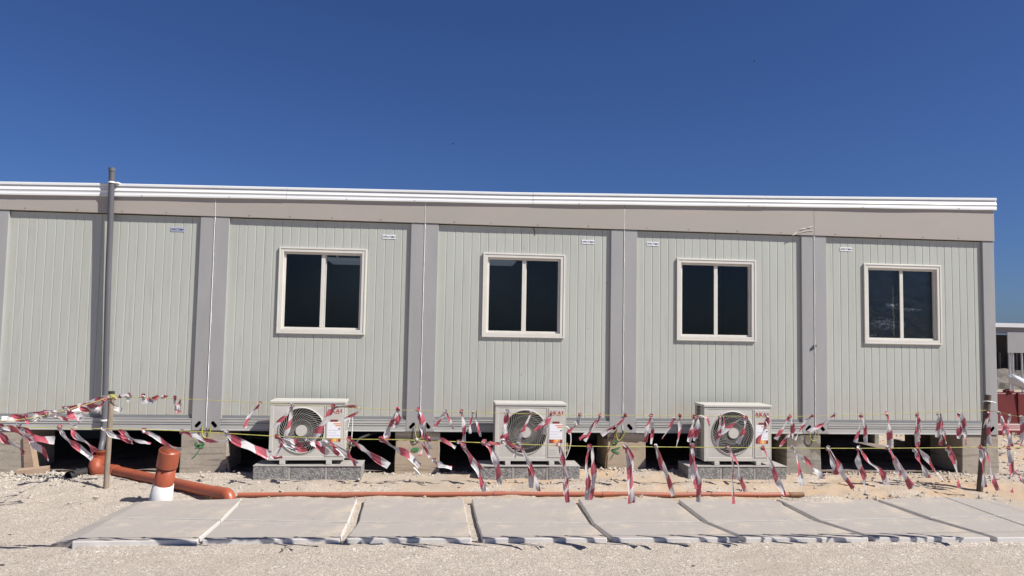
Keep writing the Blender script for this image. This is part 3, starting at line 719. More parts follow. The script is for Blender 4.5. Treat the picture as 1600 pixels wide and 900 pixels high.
    def letA(x):
        st(x+.002, lz, x+.017, lz+lh, .005); st(x+.034, lz, x+.019, lz+lh, .009); st(x+.008, lz+.011, x+.028, lz+.011, .004); st(x-.003, lz+.0015, x+.010, lz+.0015, .003); st(x+.026, lz+.0015, x+.040, lz+.0015, .003)
    def letK(x):
        st(x+.006, lz, x+.006, lz+lh, .009); st(x-.001, lz+.0015, x+.014, lz+.0015, .003); st(x-.001, lz+lh-.0015, x+.014, lz+lh-.0015, .003)
        st(x+.010, lz+.015, x+.030, lz+lh, .005); st(x+.014, lz+.019, x+.032, lz, .009); st(x+.024, lz+lh-.0015, x+.036, lz+lh-.0015, .003); st(x+.026, lz+.0015, x+.039, lz+.0015, .003)
    def letI(x):
        st(x+.006, lz, x+.006, lz+lh, .010); st(x-.001, lz+.0015, x+.014, lz+.0015, .003); st(x-.001, lz+lh-.0015, x+.014, lz+lh-.0015, .003)
    letA(.617); letK(.665); letA(.712); letI(.763)
    b.build('lettering', M['red_ink'], sp_)
    b = MB()                                    # faint small print under the name
    for x0_, x1_ in ((.625, .640), (.643, .658), (.661, .676), (.70, .712), (.716, .735), (.739, .75)): b.box(x0_, x1_, -.0055, -.0035, lz-.014, lz-.009)
    b.build('small_print', M['red_ink'], sp_)
    # energy label
    def lab(x0_, x1_, z0_, z1_, m_, nm='energy_label', y=-.0055): c = MB(); c.box(x0_, x1_, y, -.0035, z0_, z1_); return c.build(nm, M[m_], sp_)
    lab(.622, .768, .245, .420, 'white_paper'); lab(.655, .735, .425, .447, 'brown_ink', 'label_header')
    lab(.690, .770, .398, .408, 'o_ink', 'label_bar', -.007); lab(.712, .770, .376, .388, 'o_ink', 'label_bar', -.007); lab(.745, .765, .342, .352, 'dark_ink', 'label_bar', -.007)
    lab(.630, .76, .330, .333, 'blue_paper', 'label_line', -.0065); lab(.630, .72, .300, .303, 'blue_paper', 'label_line', -.0065); lab(.630, .76, .272, .275, 'blue_paper', 'label_line', -.0065)
    for i, c_ in enumerate(['brown_ink', 'red_ink', 'o_ink', 'y_ink', 'o_ink', 'brown_ink']): lab(.620+.025*i, .645+.025*i, .205, .243, c_, 'label_strip')
    for fx in (.12, .62):                       # feet
        b = MB(); b.box(fx, fx+.06, -.012, Dp+.01, -.045, -.002); b.build('foot', M['ac'], root, bevel=.004)
    b = MB(); b.box(Wd, Wd+.012, .06, .26, .03, .30); vc = b.build('valve_cover', M['ac'], root, bevel=.004)
    b = MB(); b.tube([(Wd+.010, .12, .10), (Wd+.05, .12, .10)], .012, 10); b.tube([(Wd+.010, .12, .17), (Wd+.045, .12, .17)], .010, 10); b.tube([(Wd+.038, .12, .085), (Wd+.038, .12, .19)], .009, 8); b.build('valve', M['brass'], root)
    return root
def copy_tree(o, parent=None):
    c = o.copy(); COL.objects.link(c)
    if parent: c.parent = parent
    for ch in list(o.children): copy_tree(ch, c)
    return c
proto = ac_proto()
units = [(3.250, -.262, 'left outdoor air conditioner with a big red tape tangle before its fan', 0), (5.737, -.264, 'middle outdoor air conditioner whose red lettering is fully readable', .0), (8.172, -.262, 'right outdoor air conditioner showing its dark side grille', .0)]
acs = []
for i, (x, z, lab_, rz) in enumerate(units):
    o = proto if i == 0 else copy_tree(proto)
    o.location = (x, -.45, z); o.rotation_euler.z = rz; o['label'] = lab_; acs.append(o)
acs[0].rotation_euler.z = .03
# refrigerant lines
b = MB(); b.tube(catmull([(4.10, -.33, -.10), (4.16, -.30, -.12), (4.20, -.2, -.06), (4.30, .05, -.04), (4.42, .4, -.03)]), .014, 10); tag(b.build('pipe_insulation', M['rubber']), 'black insulated pipe running from the left outdoor unit under the cabin', 'pipe')
b = MB(); b.tube(catmull([(4.085, -.33, .09), (4.11, -.33, .22), (4.13, -.3, .16), (4.12, -.28, -.12), (4.10, -.25, -.2)]), .006, 8); tag(b.build('cable', M['cable_white']), 'white cable curving down the side of the left outdoor unit', 'cable')
b = MB(); b.tube(catmull([(6.555, -.33, .12), (6.61, -.33, .08), (6.63, -.32, -.06), (6.60, -.30, -.2), (6.57, -.28, -.27)]), .006, 8); tag(b.build('cable', M['cable_white']), 'white cable looping down beside the middle outdoor unit', 'cable')
# block plinths
def plinth(x0, x1, label, seed):
    n = 3; z0, z1 = -.56, -.308; root = empty('block_plinth', ((x0+x1)/2, -.3, z0), label, 'plinth', 'block plinths under the outdoor units')
    cx = (x0+x1)/2; r = random.Random(seed); joint = .03; L = (x1-x0-joint*(n-1))/n
    for i in range(n):
        b = MB(); xa = x0+i*(L+joint); b.box(xa-cx, xa+L-cx, -.2+r.uniform(-.004, .004), .16, 0, z1-z0-.012); b.build('hollow_block', M['block'], root, bevel=.006)
    b = MB(); vs = []; fs = []
    for i in range(n-1):
        xa = x0+(i+1)*L+i*joint; b.box(xa-cx+.001, xa+joint-cx-.001, -.199, .155, .0, z1-z0-.014)
    b.box(x0-cx-.004, x1-cx+.004, -.206, .165, z1-z0-.0115, z1-z0)
    b.build('mortar', M['mortar'], root, bevel=.004)
plinth(3.105, 4.262, 'grey block plinth under the left outdoor unit', 1)
plinth(5.575, 6.705, 'grey block plinth under the middle outdoor unit', 2)
plinth(7.965, 9.145, 'grey block plinth under the right outdoor unit', 3)

# ------------------------------------------------------------------ pipes
vp = empty('vent_pipe', A(157, 702, -.12), 'tall grey plastic vent pipe standing in front of the left cabin wall', 'pipe')
loc = vp.location.copy()
def rel(pts): return [Vector(p)-loc for p in pts]
b = MB(); path = [A(175, 264, -.072), A(172.5, 350, -.060), A(169, 440, -.052), (Vector(A(163, 655, -.050))), A(157.5, 704, -.12)]
b.tube(rel(catmull(path, 8)), .0325, 18); b.build('tube', M['grey_pvc'], vp)
b = MB(); b.tube(rel([A(174.9, 268, -.072), A(175, 262.5, -.072)]), .037, 18); b.build('coupling', M['grey_pvc'], vp, bevel=.004)
for pa in (((174.5, 285), -.072), ((162.6, 656.5), -.050)):
    c = A(*pa[0], pa[1]); b = MB(); b.tube(rel([c-Vector((0, 0, .008)), c+Vector((0, 0, .008))]), .038, 18); b.box(c.x+.02-loc.x, c.x+.075-loc.x, c.y-.01-loc.y, .02-loc.y, c.z-.008-loc.z, c.z+.006-loc.z); b.build('clamp', M['sealant'], vp)
# orange drain assembly
dr = empty('drain_pipe', (0, 0, 0), 'thick orange drain pipe lying on the ground with a big elbow', 'pipe')
P0 = A(158, 704, -.12)
e0 = G(347, 771.5, -.440)
s0_ = A(176, 735, -.24)
b = MB(); b.tube(catmull([s0_, s0_.lerp(e0, .33), s0_.lerp(e0, .66), e0], 6), .057, 24); b.build('tube', M['orange'], dr)
cI = P0.copy()
b = MB(); b.tube(catmull([P0-Vector((0, 0, .055)), P0-Vector((.012, .01, .12)), A(149.5, 726, -.19), A(154, 738, -.24), s0_.lerp(e0, .0)], 8), [.060]*6+[.066]*4+[.080]*20+[.072]*10+[.064]*12 if 0 else .070, 26); b.build('elbow', M['orange'], dr)
b = MB(); b.tube([P0, P0-Vector((0, 0, .02)), P0-Vector((0, 0, .021)), P0-Vector((0, 0, .10))], [.055, .055, .050, .052], 24); b.build('socket', M['orange'], dr)
d_ = (e0-s0_).normalized()
b = MB(); b.tube(catmull([e0-d_*.10, e0, e0+d_*.08+Vector((0, 0, -.005)), e0+d_*.125+Vector((0, 0, -.09))], 7), .064, 24); b.build('end_elbow', M['orange'], dr)
b = MB(); a_ = s0_.lerp(e0, .01); b.tube([a_, a_+d_*.05], .066, 24); b.build('collar', M['orange'], dr)
# short upright stub
sb = empty('stub_pipe', G(250, 786, ZG), 'short leaning orange stub pipe standing in a white base on the first slab', 'pipe'); loc = sb.location.copy()
top = A(265.5, 703, -1.44); base = Vector(loc); ax = (top-base); 
def on(t): return ax*t
b = MB(); b.tube([on(.30), on(.72), on(.705)], [.088, .088, .088], 32); b.build('tube', M['orange'], sb)
b = MB(); b.tube([on(.70), on(.975), on(1.0), on(1.0), on(.9)], [.097, .097, .094, .085, .084], 32, caps=False); b.tube([on(.90), on(.901)], .084, 32); b.build('socket', M['orange'], sb)
b = MB(); b.tube([on(-.02)-Vector((.0, 0, .02)), on(.06), on(.365), on(.37)], [.116, .106, .093, .089], 32); b.build('base', M['white_base'], sb)
# thin orange pipe
pts = []
for px in range(372, 1258, 34):
    py = np.interp(px, [372, 600, 900, 1256], [772.8, 772, 771.8, 773]); p = G(px, py, ZG+.035); pts.append(Vector((p.x, p.y+.006*math.sin(px*.011), ground_z(p.x, p.y)*.3+ZG*.7+.030)))
tp = empty('conduit', pts[0], 'long thin orange pipe lying along the back edge of the slabs', 'pipe'); loc = tp.location.copy()
b = MB(); b.tube(rel(catmull(pts, 3)), .0235, 14); b.build('tube', M['orange_dusty'], tp)
for t in (5, 12, 17, 22):
    d = (pts[t+1]-pts[t]).normalized(); b = MB(); b.tube(rel([pts[t]-d*.06, pts[t]+d*.06]), .028, 14); b.build('coupling', M['orange_dusty'], tp)
b = MB(); d = (pts[-1]-pts[-2]).normalized(); b.tube(rel([pts[-1]-d*.16, pts[-1]]), .029, 14, caps=False); b.build('end_socket', M['rust'], tp)
p = G(1579, 803, ZG); b = MB(); b.tube([(p.x, p.y, ZG-.02), (p.x, p.y, ZG+.055)], .028, 14, caps=False); b.tube([(p.x, p.y, ZG-.02), (p.x, p.y, ZG+.04)], .022, 14); tag(b.build('pipe_end', M['rubber']), 'small black pipe end sticking up at the right edge of the slabs', 'pipe')

# ------------------------------------------------------------------ concrete cover slabs
ZT = -.464
# boundaries: (back L, back R, mid L, mid R, front L, front R) in photograph pixels
BD = [(217, 224, 163, 176, 84, 112),
      (378, 383, 345, 350, 307, 315), (558, 570, 543, 560, 531, 541), (724, 737, 731, 746, 737, 754), (895, 904, 920, 928, 949, 959),
      (1051, 1060, 1097, 1106, 1156, 1165), (1207, 1216, 1270, 1281, 1357, 1367), (1362, 1371, 1442, 1454, 1547, 1557), (1474, 1476, 1556, 1559, 1648, 1653), (1548, 1549, 1634, 1635, 1758, 1759)]
def yb(px): return float(np.interp(px, [217, 313, 400, 560, 900, 1055, 1366, 1473, 1560], [783, 780, 779, 779, 779, 780, 780, 776, 781]))
def ym(px): return float(np.interp(px, [163, 182, 400, 560, 900, 1160, 1337, 1560, 1640], [808.5, 808.5, 813, 816, 817, 814.6, 811.5, 806, 805]))
def yf(px): return float(np.interp(px, [84, 300, 540, 745, 965, 1365, 1560, 1700], [846, 843, 841, 841, 840, 839.5, 839.5, 838]))
def slab(c4, label, wedge=None):
    b = MB(); cx = sum((c for c in c4), Vector())/4
    # subdivided top so that edges chip slightly
    n = 14; vs = []; fs = []
    def bil(u, v): return c4[0].lerp(c4[1], u).lerp(c4[3].lerp(c4[2], u), v)
    def edge(p, u, v):
        q = p.copy()
        q.x += .004*noise.noise((p.x*6, p.y*6, 2)) if u in (0, 1) else 0
        q.y += .005*noise.noise((p.x*5, p.y*5, 9)) if v in (0, 1) else 0
        return q
    top_ = []
    for j in range(n+1):
        for i in range(n+1):
            u, v = i/n, j/n; p = edge(bil(u, v), u, v); p.z = ZT+.0025*noise.noise((p.x*2, p.y*2, 1)); top_.append(p)
    m_ = len(top_); bot = [Vector((p.x, p.y, ZG-.05)) for p in top_]
    fs = []
    for j in range(n):
        for i in range(n): a = j*(n+1)+i; fs.append((a, a+1, a+n+2, a+n+1))
    b.add(top_, fs)
    rim = [i for i in range(n+1)]+[(j)*(n+1)+n for j in range(1, n+1)]+[n*(n+1)+i for i in range(n-1, -1, -1)]+[j*(n+1) for j in range(n-1, 0, -1)]
    ch = .006
    k = len(rim); vs = [top_[i] for i in rim]+[bot[i] for i in rim]
    b.add(vs, [(i, k+i, k+(i+1) % k, (i+1) % k) for i in range(k)])
    b.v = [(v[0]-cx.x, v[1]-cx.y, v[2]-ZG) for v in b.v]
    me_o = b.build('cover_slab', M['slab'])
    bm = bmesh.new(); bm.from_mesh(me_o.data); bmesh.ops.remove_doubles(bm, verts=bm.verts, dist=.0005); bmesh.ops.recalc_face_normals(bm, faces=bm.faces); bm.to_mesh(me_o.data); bm.free()
    me_o.data.materials.append(M['slab_edge'])
    for p_ in me_o.data.polygons: p_.material_index = 0 if p_.normal.z > .7 else 1
    bv = me_o.modifiers.new('bevel', 'BEVEL'); bv.width = .009; bv.segments = 2; bv.limit_method = 'ANGLE'; bv.angle_limit = 1.0
    me_o.location = (cx.x, cx.y, ZG); tag(me_o, label, 'slab', 'concrete cover slabs in two rows'); return me_o
ORD = ['first', 'second', 'third', 'fourth', 'fifth', 'sixth', 'seventh', 'eighth', 'ninth']
for i in range(9):
    L, Rr = BD[i], BD[i+1]
    bl, br = G(L[1], yb(L[1]), ZT), G(Rr[0], yb(Rr[0]), ZT); ml, mr = G(L[3], ym(L[3]), ZT), G(Rr[2], ym(Rr[2]), ZT); fl, frr = G(L[5], yf(L[5]), ZT), G(Rr[4], yf(Rr[4]), ZT)
    g = Vector((0, .007, 0))
    o = slab([ml+g, mr+g, br, bl], '%s cover slab from the left in the back row' % ORD[i])
    o = slab([fl, frr, mr-g, ml-g], '%s cover slab from the left in the front row' % ORD[i])
for i in range(9):                              # white mortar line between the two rows
    L, Rr = BD[i], BD[i+1]; b = MB(); p, q = G(L[3], ym(L[3]), ZT), G(Rr[2], ym(Rr[2]), ZT); c = (p+q)/2; loc = Vector((c.x, c.y, ZG)); n = 16; vs = []
    for k in range(n+1):
        t_ = p.lerp(q, k/n)-loc; h = .0055*(.8+.5*noise.noise((k*.9, i*7, 0))); vs += [(t_.x, t_.y-h, -.02), (t_.x, t_.y-h, .0605), (t_.x, t_.y+h, .0620), (t_.x, t_.y+h, -.02)]
    b.add(vs, [(k*4+a, k*4+(a+1) % 4, k*4+4+(a+1) % 4, k*4+4+a) for k in range(n) for a in range(4)]); b.add(vs[:4], [(0, 1, 2, 3)]); b.add(vs[-4:], [(3, 2, 1, 0)])
    o = b.build('mortar_joint', M['joint']); o.location = loc; tag(o, 'white mortar line between front and back row, %s slab from the left' % ORD[i], 'mortar')
# sloping mortar fillet at the left end
b = MB(); t4 = [G(227, 783.5, ZT)-Vector((0, 0, .003)), G(180, 808.5, ZT)-Vector((0, 0, .003)), G(118, 844, ZT)-Vector((0, 0, .003))]; o4 = [G(212, 784, ZG+.012), G(160, 809, ZG+.014), G(80, 851, ZG+.014)]
b.add(t4+o4+[Vector((p.x, p.y, ZG-.03)) for p in o4], [(0, 1, 4, 3), (1, 2, 5, 4), (3, 4, 7, 6), (4, 5, 8, 7)]); b.add([t4[2]-Vector((.004, 0, .003)), o4[2], Vector((o4[2].x, o4[2].y, ZG-.03)), Vector((t4[2].x, t4[2].y, ZG-.03))], [(0, 1, 2, 3)])
tag(b.build('slab_fillet', M['slab']), 'narrow sloping concrete edge strip along the left end of the slabs', 'slab edge')
# crumbs of mortar in the front joints
for px, nm in ((537, 'third'), (742, 'fourth'), (306, 'second')):
    p = G(px, 845, ZG); r = random.Random(px); bm = bmesh.new(); bmesh.ops.create_icosphere(bm, subdivisions=2, radius=.03)
    for v in bm.verts: v.co = Vector((v.co.x*1.3, v.co.y, v.co.z*.8))*(1+.5*noise.noise(v.co*40+Vector((px, 0, 0))))
    me = bpy.data.meshes.new('mortar_lump'); bm.to_mesh(me); bm.free(); me.materials.append(M['slab'])
    o = bpy.data.objects.new('mortar_lump', me); COL.objects.link(o); o.location = (p.x, p.y, ZG+.01); tag(o, 'small mortar lump at the front joint left of the %s slab' % nm, 'mortar')

# ------------------------------------------------------------------ stakes and ropes
def stake(a, c, r, m, label, cap=None):
    root = empty('wooden_stake', a, label, 'stake', 'stakes holding the barrier ropes'); pts = []
    n = 10
    for i in range(n+1):
        p = Vector(a).lerp(Vector(c), i/n)-Vector(a); pts.append(p+Vector((.004*noise.noise((i*.6, r*99, 0)), .004*noise.noise((i*.6, 5, r*99)), 0)))
    pts[0].z -= .05
    b = MB(); b.tube(pts, [r*(1+.06*noise.noise((i*.9, 3, r*50))) for i in range(n+1)], 12); b.build('shaft', M[m], root)
    if cap: b = MB(); d = (pts[-1]-pts[-2]).normalized(); b.tube([pts[-1]-d*.03, pts[-1]+d*.012], r*1.12, 12); b.build('cap', M[cap], root)
    return root
ST1b, ST1t = G(165, 770, ZG), A(174.5, 613, -.845)
ST2b, ST2t = G(1530, 772, ZG), A(1544, 617, -1.0)
stake(ST1b, ST1t, .027, 'wood', 'pale round wooden stake in front of the orange elbow', 'rubber')
stake(ST2b, ST2t, .034, 'wood_dark', 'dark leaning wooden stake near the right end of the cabins')
CL = A(-60, 664, -3.16); CR = Vector((11.55, -3.16, .36))
YF = -3.16
stake((CL.x, CL.y, ZG), (CL.x, CL.y, .42), .027, 'wood', 'wooden stake at the near left corner of the roped area, outside the frame')
stake((CR.x, CR.y, ZG), (CR.x, CR.y, .46), .030, 'wood', 'wooden stake at the near right corner of the roped area, outside the frame')
def YR(px): return -.875-.155*(px-176)/(1541-176)
rear_px = [(178, 620), (300, 624), (420, 630), (600, 639.5), (730, 644), (850, 647), (950, 649), (1100, 650), (1250, 650.5), (1350, 648), (1450, 644), (1541, 641)]
front_px = [(-60, 664), (0, 667), (150, 669.5), (290, 673.5), (420, 681), (545, 686), (620, 687), (760, 692), (900, 697), (1000, 698), (1100, 699), (1300, 700.5), (1440, 700), (1530, 698.5), (1600, 699)]
L1, L2 = (ST1t.x, ST1t.y), (CL.x, CL.y)
Rr1, Rr2 = (ST2t.x, ST2t.y), (CR.x, CR.y)
def rope(pts, label):
    b = MB(); b.tube(catmull(pts, 6), .0030, 6); return tag(b.build('rope', M['rope']), label, 'rope', 'yellow barrier ropes')
rope([A(x, y, YR(x)) for x, y in rear_px], 'yellow rope strung behind the slabs between the pale and the dark stake')
rope([A(x, y, YF) for x, y in front_px]+[CR], 'yellow rope strung across in front of the slabs')
side_px = [(176, 619), (135, 632), (97, 642), (50, 653), (0, 658)]
rope([S(x, y, L1, L2) for x, y in side_px]+[CL], 'yellow rope running from the pale stake towards the viewer on the left')
right_px = [(1541, 641), (1570, 646), (1600, 652)]
rope([S(x, y, Rr1, Rr2) for x, y in right_px]+[CR], 'thin rope running from the dark stake towards the viewer on the right')
b = MB()
for i in range(4):
    z = A(176, 619, -.845).z+.008*i-.012; c = ST1b.lerp(ST1t, .945)
    b.tube([(c.x+.031*math.cos(a), c.y+.031*math.sin(a), z+.004*math.sin(a+i)) for a in np.linspace(0, math.tau, 16)], .005, 6, caps=False)
b.tube([c+Vector((.02, -.03, .0)), c+Vector((.05, -.05, .015)), c+Vector((.07, -.04, -.01))], .006, 6)
tag(b.build('rope_knot', M['rope']), 'yellow rope knot wound around the top of the pale stake', 'knot')

# ------------------------------------------------------------------ barrier tape strips
def ribbon(b, uvs, pts, w0, seed, phase):
    P = catmull(pts, 5); n = len(P); L = 0; r = random.Random(seed); ph = r.uniform(0, 6.28); tw = r.uniform(.5, 1.6)
    cols = 5; vs = []; uv = []; fs = []
    for i, p in enumerate(P):
        if i: L += (P[i]-P[i-1]).length
        t = (P[min(i+1, n-1)]-P[max(i-1, 0)]).normalized()
        side = t.cross(Vector((0, 1, 0)))
        if side.length < .05: side = Vector((1, 0, 0))
        side.normalize(); nrm = side.cross(t).normalized()
        s = i/(n-1)
        ang = .95*math.sin(ph+tw*s*5)+.35*noise.noise((seed, s*6, 0))
        pinch = (.30+.70*min(1, s*4)) * (.84+.38*noise.noise((seed*1.7, s*5, 3)))
        fold = .30+.25*noise.noise((seed, s*4, 8))
        for c in range(cols):
            q = c/(cols-1)-.5; off = q*w0*pinch
            zz = (fold*w0*(1 if c % 2 else -1)*.5)*(.6+.4*math.sin(s*9+seed))
            d = side*(off*math.cos(ang)) + nrm*(off*math.sin(ang)+zz)
            vs.append(p+d); uv.append((c/(cols-1), L+phase))
    for i in range(n-1):
        for c in range(cols-1): fs.append((i*cols+c, i*cols+c+1, (i+1)*cols+c+1, (i+1)*cols+c))
    o = len(b.v); b.add(vs, fs, True); uvs += uv
def tape(tails, plane, w_, seed, label):
    b = MB(); uvs = []; r = random.Random(seed*13+5)
    lean = r.uniform(-.02, .07) if plane is not left else r.uniform(-.04, .04)
    for ti, tl in enumerate(tails):
        pts = []
        for i, (x, y) in enumerate(tl):
            s = i/(len(tl)-1); p = plane(x, y)
            if plane is left and i: p = A(x, y, plane(*tl[0]).y+.05*i*math.sin(seed))
            # real depth: strips swing a little towards or away from the viewer
            d = Vector(ray(x, y)); off = -(lean*s + .012*math.sin(seed+3*s+ti*2)) * (0.6)
            pts.append(p + d*off + Vector((.010*math.sin(seed*2.3+i*2.1), .012*math.sin(seed+i*1.7), .006*math.sin(seed*1.3+i*2.9)))*(1 if i else 0))
        ribbon(b, uvs, pts, w_, seed*3.1+ti*1.7, r.uniform(0, .3))
    a = tails[0][0]; k = plane(*a)                # the knot around the rope
    ring = [k+Vector((.012*math.sin(q*2), .010*math.cos(q), .012*math.sin(q))) for q in np.linspace(0, math.tau, 7)]
    ribbon(b, uvs, ring, w_*.55, seed*7.7, r.uniform(0, .2))
    o = b.build('barrier_tape', M['tape'])
    me = o.data; lay = me.uv_layers.new(name='UVMap'); li = np.empty(len(me.loops), dtype=np.int32); me.loops.foreach_get('vertex_index', li)
    lay.data.foreach_set('uv', np.array(uvs, dtype=np.float32)[li].ravel())
    k_ = k.copy(); me.transform(Matrix.Translation(-k_)); o.location = k_
    tag(o, label, 'barrier tape', 'red and white tape strips tied to the ropes'); return o
rear = lambda x, y: A(x, y, YR(x)); front = lambda x, y: A(x, y, YF)
left = lambda x, y: S(x, y, L1, L2); right = lambda x, y: S(x, y, Rr1, Rr2)
SIDE = [
 ([[(176, 620), (160, 622), (145, 627), (122, 636), (97, 641)]], .07), ([[(170, 622), (158, 630), (140, 634), (112, 641)]], .06),
 ([[(178, 622), (172, 630), (182, 637), (189, 641)]], .06), ([[(165, 624), (150, 640), (130, 640), (112, 638)]], .06),
 ([[(125, 634), (110, 638), (90, 644), (68, 645)]], .055), ([[(105, 640), (115, 650), (128, 650), (120, 657)], ], .085),
 ([[(85, 645), (70, 645), (50, 648), (33, 652)]], .06), ([[(72, 648), (60, 652), (48, 655), (38, 658)]], .08),
 ([[(40, 652), (25, 652), (8, 653)]], .05), ([[(88, 650), (100, 655), (112, 661), (122, 665)]], .035), ([[(60, 655), (45, 656), (25, 655), (5, 654)]], .04)]
FRONT = [
 ([[(2, 667), (20, 672), (45, 682), (65, 686), (83, 688)]], .075), ([[(30, 666), (44, 676), (58, 694), (66, 706), (74, 719)]], .065), ([[(-4, 674), (12, 688), (26, 698), (38, 706)]], .07),
 ([[(93, 668), (106, 683), (122, 699), (144, 717)], [(112, 669), (122, 680), (135, 692), (148, 706)]], .06),
 ([[(163, 670), (176, 679), (190, 685), (206, 689)], [(186, 671), (194, 676), (202, 686), (208, 693)]], .045), ([[(205, 687), (218, 689), (236, 694)]], .03),
 ([[(225, 673), (243, 683), (262, 696), (286, 703)]], .045), ([[(284, 674), (302, 681), (326, 687), (358, 690)], [(284, 675), (296, 680), (318, 684)]], .04),
 ([[(354, 677), (372, 688), (396, 700), (420, 711)]], .075), ([[(420, 711), (430, 714), (440, 715)]], .03),
 ([[(433, 682), (449, 694), (466, 702), (478, 702)], [(443, 682), (460, 690), (474, 697)]], .05), ([[(482, 688), (498, 697), (512, 708)], [(495, 691), (515, 697), (530, 707)]], .07),
 ([[(512, 690), (530, 703), (548, 716), (560, 726)]], .06), ([[(546, 686), (566, 700), (586, 714), (606, 727)]], .072),
 ([[(596, 686), (616, 697), (636, 712), (656, 727)]], .07), ([[(652, 688), (662, 700), (673, 714)], [(663, 688), (660, 700), (655, 712)]], .035), ([[(678, 719), (688, 726), (704, 731)]], .05),
 ([[(670, 686), (690, 687), (713, 698)]], .045), ([[(717, 690), (728, 706), (742, 720), (767, 743)]], .035), ([[(724, 694), (738, 716), (748, 742), (755, 766)]], .055),
 ([[(757, 691), (768, 706), (776, 730), (783, 757)]], .065), ([[(757, 692), (770, 694), (784, 692)]], .04), ([[(786, 689), (799, 694), (811, 702)]], .05),
 ([[(811, 694), (822, 716), (829, 740), (832, 762)], [(814, 696), (825, 722), (836, 748), (844, 767)]], .05), ([[(873, 694), (880, 718), (884, 750), (885, 784)], [(874, 696), (882, 730), (888, 765)]], .055),
 ([[(921, 697), (918, 725), (917, 755), (917, 781)], [(925, 697), (928, 720), (926, 750), (922, 781)]], .055), ([[(977, 697), (981, 722), (984, 755), (984, 788)], [(980, 697), (986, 722), (988, 760), (987, 786)]], .06),
 ([[(1025, 697), (1036, 722), (1044, 748), (1050, 775)], [(1025, 698), (1032, 720), (1041, 742)]], .045), ([[(1081, 697), (1085, 722), (1089, 750), (1093, 784)], [(1079, 698), (1082, 730), (1086, 765)]], .06),
 ([[(1138, 699), (1143, 727), (1146, 757), (1147, 787)], [(1138, 699), (1150, 724), (1158, 746), (1166, 768)]], .045), ([[(1192, 699), (1204, 722), (1214, 747), (1225, 775)]], .055),
 ([[(1239, 699), (1245, 716), (1249, 738), (1253, 760)], [(1243, 708), (1258, 719), (1272, 732), (1287, 747)]], .055), ([[(1293, 700), (1301, 722), (1308, 742)], [(1296, 701), (1309, 722), (1320, 744), (1331, 763)]], .055),
 ([[(1341, 700), (1343, 722), (1347, 745), (1349, 768)], [(1343, 700), (1360, 721), (1374, 738), (1384, 757)]], .055), ([[(1388, 700), (1396, 720), (1406, 744)], [(1392, 704), (1402, 728), (1414, 746), (1427, 763)]], .06),
 ([[(1429, 702), (1436, 722), (1452, 746)], [(1433, 700), (1448, 718), (1462, 735), (1475, 752)]], .05), ([[(1482, 701), (1490, 720), (1496, 742), (1499, 764)]], .075),
 ([[(1531, 699), (1534, 724), (1540, 762)], [(1537, 699), (1545, 722), (1552, 744), (1559, 766)]], .05), ([[(1575, 700), (1582, 720), (1580, 745), (1577, 768)]], .055), ([[(1590, 738), (1597, 750), (1604, 757)]], .055)]
